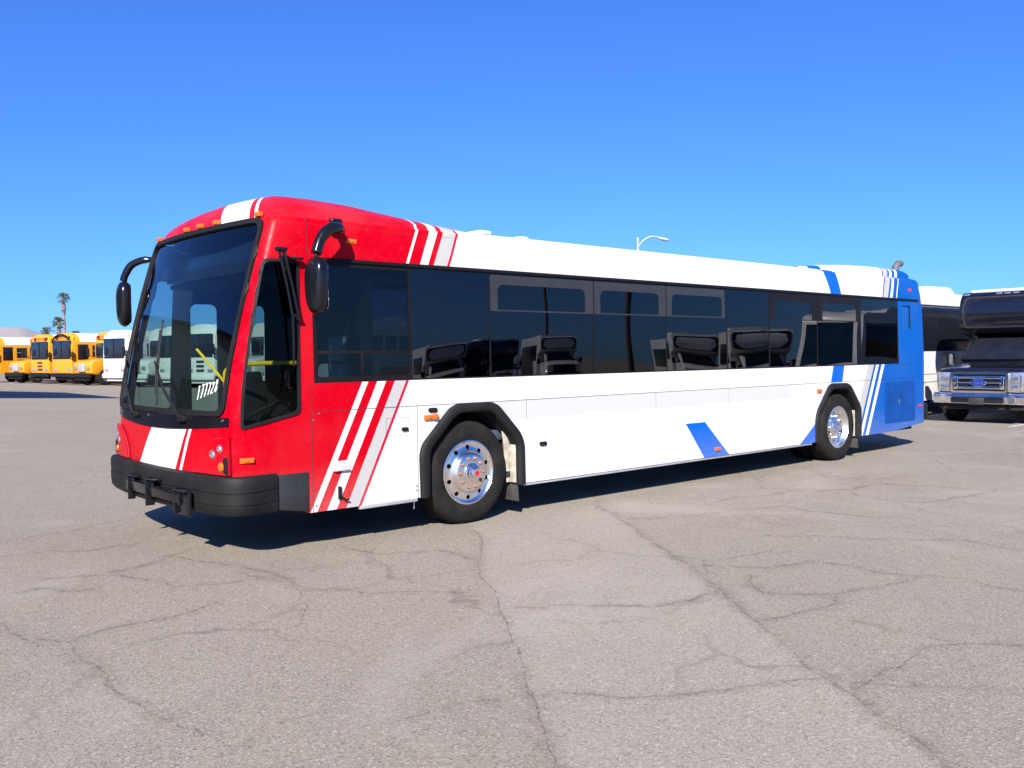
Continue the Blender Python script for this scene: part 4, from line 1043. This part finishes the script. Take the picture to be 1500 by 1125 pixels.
def shuttle(name, label, cat, group, loc, rz, paint, L=8.2, chrome=True, emblem=False, capglass='blackg', zt=2.97, bw=1.20, band=True):
    root = empty(name, (*loc,0), rz, label, cat, group); p = MT[paint]; ch = MT['chrome'] if chrome else MT['black']
    # cab: hood with a raised centre, fenders, sloping windshield
    k = MB(); k.prism([(.16,.62),(.13,1.14),(.24,1.22),(.62,1.29),(1.18,1.37),(1.30,1.37),(2.3,1.5),(2.3,.52),(.4,.52)], 'y', -.99, .99, .07, seg=3)
    k.prism([(.20,1.16),(.60,1.30),(1.16,1.395),(1.2,1.2)], 'y', -.62, .62, .03)
    k.build('hood', p, root, ang=35)
    k = MB(); A = [(1.14,1.36),(2.3,1.36),(2.3,1.90),(1.78,1.90)]
    k.prism(A, 'y', -.92, .92, .06, seg=3); k.build('cab', p, root, ang=35)
    wy = [(1.10,-.84,1.395),(1.10,.84,1.395),(1.70,.74,1.875),(1.70,-.74,1.875)]
    k = MB(); n = Vector((-.63,0,.77)); a = [k.bm.verts.new(Vector(q)+n*.012) for q in wy]; b = [k.bm.verts.new(Vector(q)-n*.03) for q in wy]
    k.bm.faces.new(a); k.bm.faces.new(b[::-1])
    for i in range(4): k.bm.faces.new((a[i],b[i],b[(i+1)%4],a[(i+1)%4]))
    wsd = k.build('windshield', MT['bluew' if chrome else 'blackg'] if not emblem else MT['blackg'], root)
    for s in (-1,1):
        k = MB(); k.prism([(1.40,1.42),(2.22,1.42),(2.22,1.82),(1.80,1.82)], 'y', .905*s, .935*s, .006); k.build('side_window', MT['blackg'], root)
        k = MB(); k.lathe([(.001,-.05),(.50,-.05),(.53,-.02),(.53,.05),(.001,.05)], (.92,.97*s,.50), 'y', 26); k.build('fender', p, root)
        # towing mirror: tall head on two arms
        k = MB(); k.tube([(1.36,.92*s,1.36),(1.36,1.15*s,1.36)], .05, 8); k.box((1.37,1.02*s,1.395),(.10,.20,.10),.03); ma = k.build('mirror_arm', MT['black'], root)
        k = MB(); k.prism(rpoly([(1.13*s,1.24),(1.40*s,1.26),(1.41*s,1.56),(1.16*s,1.58)],.05), 'x', 1.26, 1.42, .04); k.build('mirror_head', MT['gloss'], ma)
        k = MB(); k.prism(rrect(1.17*s-.04 if s > 0 else 1.17*s-.05,1.30,1.17*s+.05 if s > 0 else 1.17*s+.04,1.53,.03), 'x', 1.245, 1.256); k.build('mirror_trim', MT['steel'], ma)
    # grille: chrome frame, bars, dark mesh
    k = MB(); k.box((.12,0,.905),(.06,1.24,.44),.01); k.build('grille_mesh', MT['blackg'], root)
    k = MB()
    o_, i_ = rrect(-.66,.71,.66,1.10,.05), rrect(-.58,.755,.58,1.055,.04)
    fr = cdt_panel(rrect(-.66,.675,.66,1.125,.05), [rrect(-.60,.72,.60,1.085,.04)], [], [], lambda u, z: (.082, u, z), sub=.1); go = fr.build('grille_frame', ch, root); solidify(go, .04, 0)
    k = MB()
    for z, h in ((1.012,.06),(.90,.028),(.79,.06)): k.box((.078,0,z),(.05,1.19,h),.015)
    for s in (-1,1): k.box((.08,.53*s,.90),(.06,.10,.30),.02)
    k.build('grille_bar', ch, root)
    k = MB()
    for z in (1.115,1.14,.70,.675): k.box((.10,0,z),(.05,1.22,.012))
    k.build('grille_slat', ch, root)
    if emblem:
        E_ = [(.17*math.cos(2*math.pi*i/36), .90+.075*math.sin(2*math.pi*i/36)) for i in range(36)]
        k = MB(); k.prism([(a*1.10,.90+(b-.90)*1.16) for a, b in E_], 'x', .035, .06, .004); em = k.build('grille_badge', MT['chrome'], root)
        k = MB(); k.prism(E_, 'x', .028, .045, .003); k.build('badge_field', MT['emblue'], em)
        text_mesh('Ford', .105, 'badge_script', MT['chrome'], em, Matrix.Translation((.026,0,.898)) @ Matrix.Rotation(rad(-90),4,'Z') @ Matrix.Rotation(rad(90),4,'X'), shear=.35, extrude=.001)
    for s in (-1,1):
        k = MB(); k.prism(rpoly([(.65*s,.70),(.98*s,.70),(1.0*s,1.13),(.65*s,1.12)],.03), 'x', .10, .30, .02); hl = k.build('headlight', MT['lens'] if chrome else MT['cream'], root)
        k = MB()
        for z in (.81,.98): k.box((.105,.80*s,z),(.03,.20,.115),.02)
        k.box((.10,.945*s,.90),(.03,.05,.34),.012)
        k.build('headlight_bowl', MT['lampg'], hl)
        k = MB(); k.box((.20,.995*s,.98),(.16,.03,.22),.01); k.build('turn_signal', MT['amber'], hl)
    # bumper with intake, fog lamps, plate
    k = MB(); k.prism(rpoly([(.0,.44),(-.03,.62),(.06,.68),(.34,.68),(.34,.44)],.03), 'y', -1.03, 1.03, .04); bp_ = k.build('bumper', ch, root)
    k = MB(); k.prism(rrect(-.60,.46,.60,.59,.03), 'x', -.045, .02, .006); k.build('bumper_intake', MT['blackg'], bp_)
    for s in (-1,1):
        k = MB(); k.lathe([(.001,-.03),(.08,-.03),(.095,-.01),(.095,.04),(.001,.04)], (-.02,.78*s,.535), 'x', 18); k.build('fog_lamp', MT['lampg'], bp_)
    k = MB(); k.box((-.055,0,.50),(.02,.34,.15),.004); k.build('plate_holder', MT['plate'], bp_)
    k = MB(); k.box((.25,0,.38),(.3,1.9,.14),.03); k.box((L/2,0,.5),(L-1.5,1.6,.3)); k.build('chassis', MT['dark'], root)
    # coach body with the overhanging front cap
    P = rpoly([(2.35,.50),(2.35,1.86),(1.84,1.97),(1.60,2.12),(1.52,2.40),(1.58,2.76),(1.76,zt-.03),(2.4,zt),(L,zt+.02),(L,.50)], [.01,.05,.06,.10,.2,.2,.16,.2,.15,.02])
    k = MB(); k.prism(P, 'y', -bw, bw, .10, seg=3); k.build('coach_body', p, root, ang=40)
    if capglass:
        cp = rpoly([(-.86*bw,2.16),(.86*bw,2.16),(.90*bw,2.60),(.84*bw,2.82),(-.84*bw,2.82),(-.90*bw,2.60)],.08)
        pr = ([1.97,2.12,2.40,2.76,2.92],[1.84,1.62,1.525,1.585,1.72])
        o = cdt_panel(cp, [], [], [2.2,2.3,2.4,2.5,2.6,2.7], lambda u, z: (interp(z,*pr)-.012+.0, u, z), sub=.1).build('cap_window', MT[capglass], root, ang=60); solidify(o, .015, 0)
        o2 = cdt_panel([(a*1.05,2.49+(b-2.49)*1.10) for a, b in cp], [[(a*.995,2.49+(b-2.49)*.99) for a, b in cp]], [], [], lambda u, z: (interp(z,*pr)-.012, u, z), sub=.1).build('cap_trim', MT['hop'], root, ang=60); solidify(o2, .024, 0)
    k = MB(); k.prism(rrect(-bw+.12,zt-.02,bw-.12,zt+.035,.02), 'x', 1.95, L-.1, .01); k.build('roof', MT['cream'], root)
    k = MB()
    for y in (-.9*bw,-.2,0,.2,.9*bw): k.box((1.76,y,zt-.085),(.10,.15,.045),.012)
    k.build('clearance_lamp', MT['lens'], root)
    if band:
        for s in (-1,1):
            k = MB(); k.prism(rrect(2.7,1.45,L-.5,2.45,.12), 'y', (bw-.005)*s, (bw+.012)*s, .004); k.build('side_window', MT['blackg'], root)
    for s in (-1,1):
        vwheel(root, .92, .98*s, .42, .26); vwheel(root, L-2.3, 1.12*s, .42, .30)
    k = MB(); k.prism(rrect(-.75,zt-.02,.75,zt+.16,.08), 'x', L-4.2, L-2.6, .04); k.build('roof_unit', MT['cream'], root)
    return root
def coach(name, label, cat, group, loc, rz, L=10.5, zt=2.86, hump=(3.0,5.2), wz=(1.4,2.6)):
    root = empty(name, (*loc,0), rz, label, cat, group); p = MT['whitep']
    k = MB(); k.prism(rpoly([(-.0,.36),(-.05,1.3),(.25,zt-.15),(.7,zt),(L-.2,zt),(L,zt-.2),(L,.36)],[.05,.2,.2,.3,.2,.1,.05]), 'y', -1.25, 1.25, .09, seg=3); k.build('body', p, root, ang=40)
    for s in (-1,1):
        k = MB(); k.prism(rrect(.45,wz[0],L-.3,wz[1],.10), 'y', 1.245*s, 1.258*s, .004); k.build('side_window', MT['blackg'], root)
        k = MB(); k.box((L/2,1.252*s,wz[1]+.03),(L-.8,.012,.035)); k.box((L/2,1.25*s,1.02),(L-.6,.008,.012)); k.box((L/2,1.25*s,.82),(L-.6,.008,.012)); k.build('trim_strip', MT['rail'], root)
        for x in (1.6, L-2.6):
            k = MB(); k.lathe([(.001,-.006),(.50,-.006),(.50,.006),(.001,.006)], (x,1.25*s,.46), 'y', 26); k.build('wheel_arch', MT['dark'], root)
            vwheel(root, x, 1.265*s, .44)
    k = MB(); k.grid(lambda u, v: (interp(1.25+(zt-.45-1.25)*v,[1.2,1.3,zt-.15],[-.05,-.045,.25])-.02, -1.05+2.1*u, 1.25+(zt-.45-1.25)*v), 6, 6); k.build('windshield', MT['bluew'], root)
    k = MB(); k.prism(rpoly([(hump[0],zt-.02),(hump[0]+.25,zt+.20),(hump[1]-.5,zt+.21),(hump[1],zt-.02)],.12), 'y', -.95, .95, .06); k.build('roof_unit', MT['cream'], root)
    for s in (-1,1):
        k = MB(); k.box((-.03,.85*s,.80),(.06,.34,.16),.03); k.build('headlight', MT['lens'], root)
    k = MB(); k.box((-.04,0,.48),(.14,2.4,.24),.05); k.build('bumper', MT['cream'], root)
    k = MB(); k.tube([(.9,-.6,zt),(.9,-.6,zt+.35)], .01, 6); k.build('aerial', MT['steel'], root)
    return root

H = rad(14)
G = 'buses parked side by side along the back of the lot'
school_bus('school_bus', 'yellow school bus cut by the left edge of the photo, white roof and dark windows', 'school bus', G, (13.75,71.2), H, 'slots')
school_bus('school_bus', 'yellow school bus with a protruding hood and grey grille, second from the left edge', 'school bus', G, (14.3,66.6), H, 'hood')
school_bus('school_bus', 'flat-front yellow school bus with three black slots below its windshield', 'school bus', G, (15.0,62.6), H, 'slots')
school_bus('school_bus', 'flat-front yellow school bus with a tall windshield and plain face, below the tall palm', 'school bus', G, (15.3,58.6), H, 'flat')
school_bus('school_bus', 'yellow school bus with a protruding hood, beside the white flat-front bus', 'school bus', G, (15.3,54.9), H, 'hood')
school_bus('transit_bus', 'white flat-front bus with a blue windshield, just left of the city bus mirror', 'bus', G, (16.2,51.2), H, 'flat', 'cream', white=True)
WL = ['seen through the left part of the city bus windshield', 'second white bus seen through the city bus windshield', 'seen through the middle of the city bus windshield', 'seen through the driver window of the city bus', 'seen through the first side window of the city bus', 'behind the front door of the city bus, mostly hidden']
for i, (x, y, kd) in enumerate(((16.0,47.3,'hood'),(16.7,43.6,'flat'),(16.8,40.0,'slots'),(17.3,36.6,'hood'),(17.9,33.3,'flat'),(18.6,29.9,'slots'))):
    school_bus('transit_bus', 'white %s bus %s' % ({'hood':'hooded','flat':'flat-front','slots':'slot-grilled'}[kd], WL[i]), 'bus', G, (x,y), H, kd, 'cream', white=True)
bs = shuttle('shuttle_bus', 'black shuttle bus on a truck chassis with chrome grille and bumper, at the right edge', 'shuttle bus', None, (17.55,1.22), 0, 'blackpaint', emblem=True, zt=3.0, bw=1.10); bs.scale = (1,.91,1)
coach('coach', 'white coach with a dark window band, between the city bus and the black shuttle', 'coach', None, (17.2,4.55), 0, zt=3.08, wz=(1.60,2.72))

# vehicles and poles behind the photographer, seen only as reflections in the glass
GR = 'vehicles reflected in the dark windows of the city bus'
RL = [((29.6,-35.5),-60,'whitep','white shuttle bus reflected low in the second window of the city bus'),((32.2,-33.2),-66,'blackpaint','black shuttle bus reflected low in the third window of the city bus'),
      ((33.6,-29.6),-58,'whitep','white shuttle bus reflected beside the utility pole'),((36.7,-22.4),-50,'whitep','white shuttle bus reflected in the middle window right of the pole'),
      ((32.9,-15.9),-44,'whitep','white shuttle bus reflected largest, in the windows over the blue swoosh')]
for (p_, deg, pt, lb) in RL: shuttle('shuttle_bus', lb, 'shuttle bus', GR, p_, rad(deg), pt, chrome=pt != 'whitep', capglass='blackg')
coach('coach', 'white coach reflected in the rearmost windows of the city bus', 'coach', GR, (28.5,-10.8), rad(0), L=11, zt=3.3, wz=(1.5,2.8))

def pole(x, y, label, transformer=True, h=9.5):
    root = empty('utility_pole', (x,y,0), rad(20), label, 'utility pole', 'wooden utility poles reflected in the bus windows')
    k = MB(); k.tube([(0,0,0),(0.02,0,h*.5),(0,0.02,h)], [.16,.14,.11], 12); k.build('pole', MT['wood'], root)
    k = MB(); k.box((0,0,h-.5),(.10,2.2,.12),.01); k.build('crossarm', MT['wood'], root)
    if transformer:
        k = MB(); k.lathe([(.01,-.5),(.26,-.5),(.28,-.45),(.28,.42),(.2,.5),(.01,.52)], (.42,0,h-2.6), 'z', 20); k.build('transformer', MT['zinc'], root)
    return root
p1 = pole(28.8,-20.8, 'wooden utility pole with a grey transformer, reflected in the fourth window')
p2 = pole(46,-44, 'bare wooden utility pole reflected in the third window', False)
def wires(root, a, b, hs):
    k = MB(); im = root.matrix_world.inverted() if False else (Matrix.Rotation(-root.rotation_euler.z,4,'Z') @ Matrix.Translation(-root.location))
    for z, off in hs:
        pts = []
        for i in range(13):
            t = i/12; q = Vector(a)*(1-t)+Vector(b)*t
            pts.append(im @ Vector((q.x+off, q.y, z-1.2*4*t*(1-t))))
        k.tube(pts, .018, 5)
    k.build('power_line', MT['black'], root)
wires(p1, (28.8,-20.8,0), (-10,-30,0), ((9.1,0),(9.1,.8),(7.4,0)))
wires(p1, (28.8,-20.8,0), (66,-14,0), ((9.1,0),(9.1,.8),(7.4,0),(6.4,0)))

# brown corrugated warehouse out of frame on the left: mirrored in the windshield
def corr(name, col):
    m, nt, b, out = newmat(name); tc = nt.nodes.new('ShaderNodeTexCoord')
    wv = nt.nodes.new('ShaderNodeTexWave'); wv.inputs['Scale'].default_value = 1.1; wv.inputs['Distortion'].default_value = 0
    nt.links.new(tc.outputs['Object'], wv.inputs['Vector'])
    n = noise(nt, .4, 5); c = mixc(nt, maprange(nt, n.outputs[0], .3, .7, 0, 1), tuple(q*.85 for q in col), col)
    c = mixc(nt, maprange(nt, wv.outputs['Color'], .0, .15, .7, 0), c, (.03,.025,.02))
    nt.links.new(c, b.inputs['Base Color']); b.inputs['Roughness'].default_value = .6
    bn = nt.nodes.new('ShaderNodeBump'); bn.inputs['Strength'].default_value = .8; bn.inputs['Distance'].default_value = .06
    nt.links.new(wv.outputs['Color'], bn.inputs['Height']); nt.links.new(bn.outputs[0], b.inputs['Normal']); return m
wh = empty('warehouse', (-6.4,34.7,0), math.atan2(.90,.43), 'brown corrugated metal warehouse standing left of the photo, mirrored in the city bus windshield', 'warehouse')
k = MB(); k.prism([(0,0),(0,8),(9,10.5),(18,8),(18,0)], 'x', -46, 9); k.build('wall', corr('corrugated_brown',(.56,.49,.40)), wh)
k = MB(); k.prism([(-.5,7.85),(-.5,8.1),(9,10.75),(18.5,8.1),(18.5,7.85),(9,10.5)], 'x', -46.4, 9.4); k.build('roof', pm('brown_roof',(.06,.05,.045),.5), wh)
k = MB(); k.box((-16,-.02,2.4),(6,.06,4.8)); k.build('roller_door', MT['dark'], wh)
# added off-frame slab on posts, shaped to cast the wedge shadow at left
cn = empty('shadow_caster', (0,36,0), 0, 'unseen slab on posts, added to cast the dark wedge of shadow at the left', 'shadow caster')
k = MB(); k.prism([(3.6,-8.8),(4.0,.6),(2.3,7.0),(-9,16),(-9,10.4)], 'z', 5.85, 6.1); k.build('caster_slab', MT['zinc'], cn)
for px_, py_ in ((.5,0),(-2.5,5.5),(-6.5,9.5)):
    k = MB(); k.tube([(px_,py_,0),(px_,py_,5.9)], .12, 10); k.build('caster_post', MT['dark'], cn)

# street lamp far behind the roof
r_ = Vector((math.cos(YAW), -math.sin(YAW), 0))
lamp = empty('street_lamp', (41.47,30.89,0), -YAW, 'grey cobra-head street lamp rising above the roof of the city bus', 'street lamp')
k = MB(); k.tube([(0,0,0),(0,0,8.95)], [.10,.07], 10); k.build('pole', MT['zinc'], lamp)
k = MB(); k.tube(catmull([(.03,0,8.35),(.30,0,8.72),(.75,0,8.98),(1.05,0,9.0),(1.35,0,8.93)],5), .03, 8); k.build('arm', MT['zinc'], lamp)
k = MB(); k.grid(lambda u, v: (1.25+.78*v, .17*math.sin(2*math.pi*u)*math.sin(math.pi*min(1,v*.95+.05))**.5, 8.90-.16*v + (.10 if math.cos(2*math.pi*u) > 0 else .13)*math.cos(2*math.pi*u)*math.sin(math.pi*min(1,v*.95+.05))**.6), 16, 12); k.build('lamp_head', MT['zinc'], lamp, ang=60)

# palms behind the school buses
PALM = pm('palm_leaf',(.075,.10,.035),.6,var=.5,scale=1.5); DEAD = pm('dead_fronds',(.16,.11,.10),.9,var=.4); TRK = pm('palm_trunk',(.20,.155,.125),.9,var=.4,scale=2)
def palm(x, y, h, cr, label, seed, skirt=1.6, n=34, tr=.28, swell=False):
    random.seed(seed)
    root = empty('palm_tree', (x,y,0), 0, label, 'palm tree', 'fan palms beyond the school buses')
    k = MB(); k.tube([(0,0,0),(.1,0,h*.3),(.15,.1,h*.6),(.1,.1,h)], [tr*1.3,tr*1.05,tr*.8,tr*.7], 10); k.build('trunk', TRK, root)
    k = MB(); k.lathe([(.2,h-skirt*1.9),(.62*cr/2,h-skirt*1.75),(.55*cr/2,h-skirt*1.2),(.25*cr/2,h-skirt*.3),(.15,h)], (.1,.1,0), 'z', 10)
    for i in range(60):
        a = random.uniform(0,6.28); z = h-random.uniform(.6,1.9)*skirt; r0 = random.uniform(.15,.3)*cr/2
        p = Vector((.1+r0*math.cos(a), .1+r0*math.sin(a), z)); q = p + Vector((math.cos(a)*.35*cr/2, math.sin(a)*.35*cr/2, -.7*random.uniform(.5,1)))
        t = Vector((-math.sin(a),math.cos(a),0))*.12; k.poly([p-t,p+t,q])
    k.build('dead_skirt', DEAD, root)
    k = MB()
    for i in range(n):
        a = random.uniform(0,6.28); e = random.uniform(-.75,1.35); L = cr*random.uniform(.40,.62)
        d_ = Vector((math.cos(a)*math.cos(e), math.sin(a)*math.cos(e), math.sin(e)))
        b = Vector((.1,.1,h)) + d_*L + Vector((0,0,-.10*L)); sd = d_.cross(Vector((0,0,1))).normalized(); upv = sd.cross(d_)
        k.tube([(.1,.1,h), tuple(b)], .03, 4)
        fr_ = cr*random.uniform(.38,.55)
        for j in range(13):
            th = rad(-80+160*j/12) + random.uniform(-.05,.05)
            dd = (d_*math.cos(th) + sd*math.sin(th)).normalized(); ww = (sd*math.cos(th) - d_*math.sin(th))*.075*cr/3 + upv*random.uniform(-.03,.03)
            m1 = b + dd*fr_*.55; e1 = b + dd*fr_*random.uniform(.85,1.05) + Vector((0,0,-.28*fr_))
            k.poly([b-ww*.3, b+ww*.3, m1+ww, m1-ww]); k.poly([m1-ww, m1+ww, e1])
    k.build('crown', PALM, root)
palm(39.6,143,11.2,1.15,'tall slender fan palm with a hanging skirt of dead fronds, above the flat-front school bus',11,skirt=1.1,tr=.22,n=30)
palm(35.6,131.5,6.9,1.1,'short fan palm immediately left of the tall palm trunk',12,skirt=.8)
palm(34.3,132.3,5.6,1.1,'lowest fan palm, farther left of the tall palm trunk',13,skirt=.7)
palm(43.9,152,5.6,1.15,'small dark fan palm to the right of the tall palm trunk',14,skirt=.6)
# bare pale trunk stub below the tall crown (swollen base of a second palm)
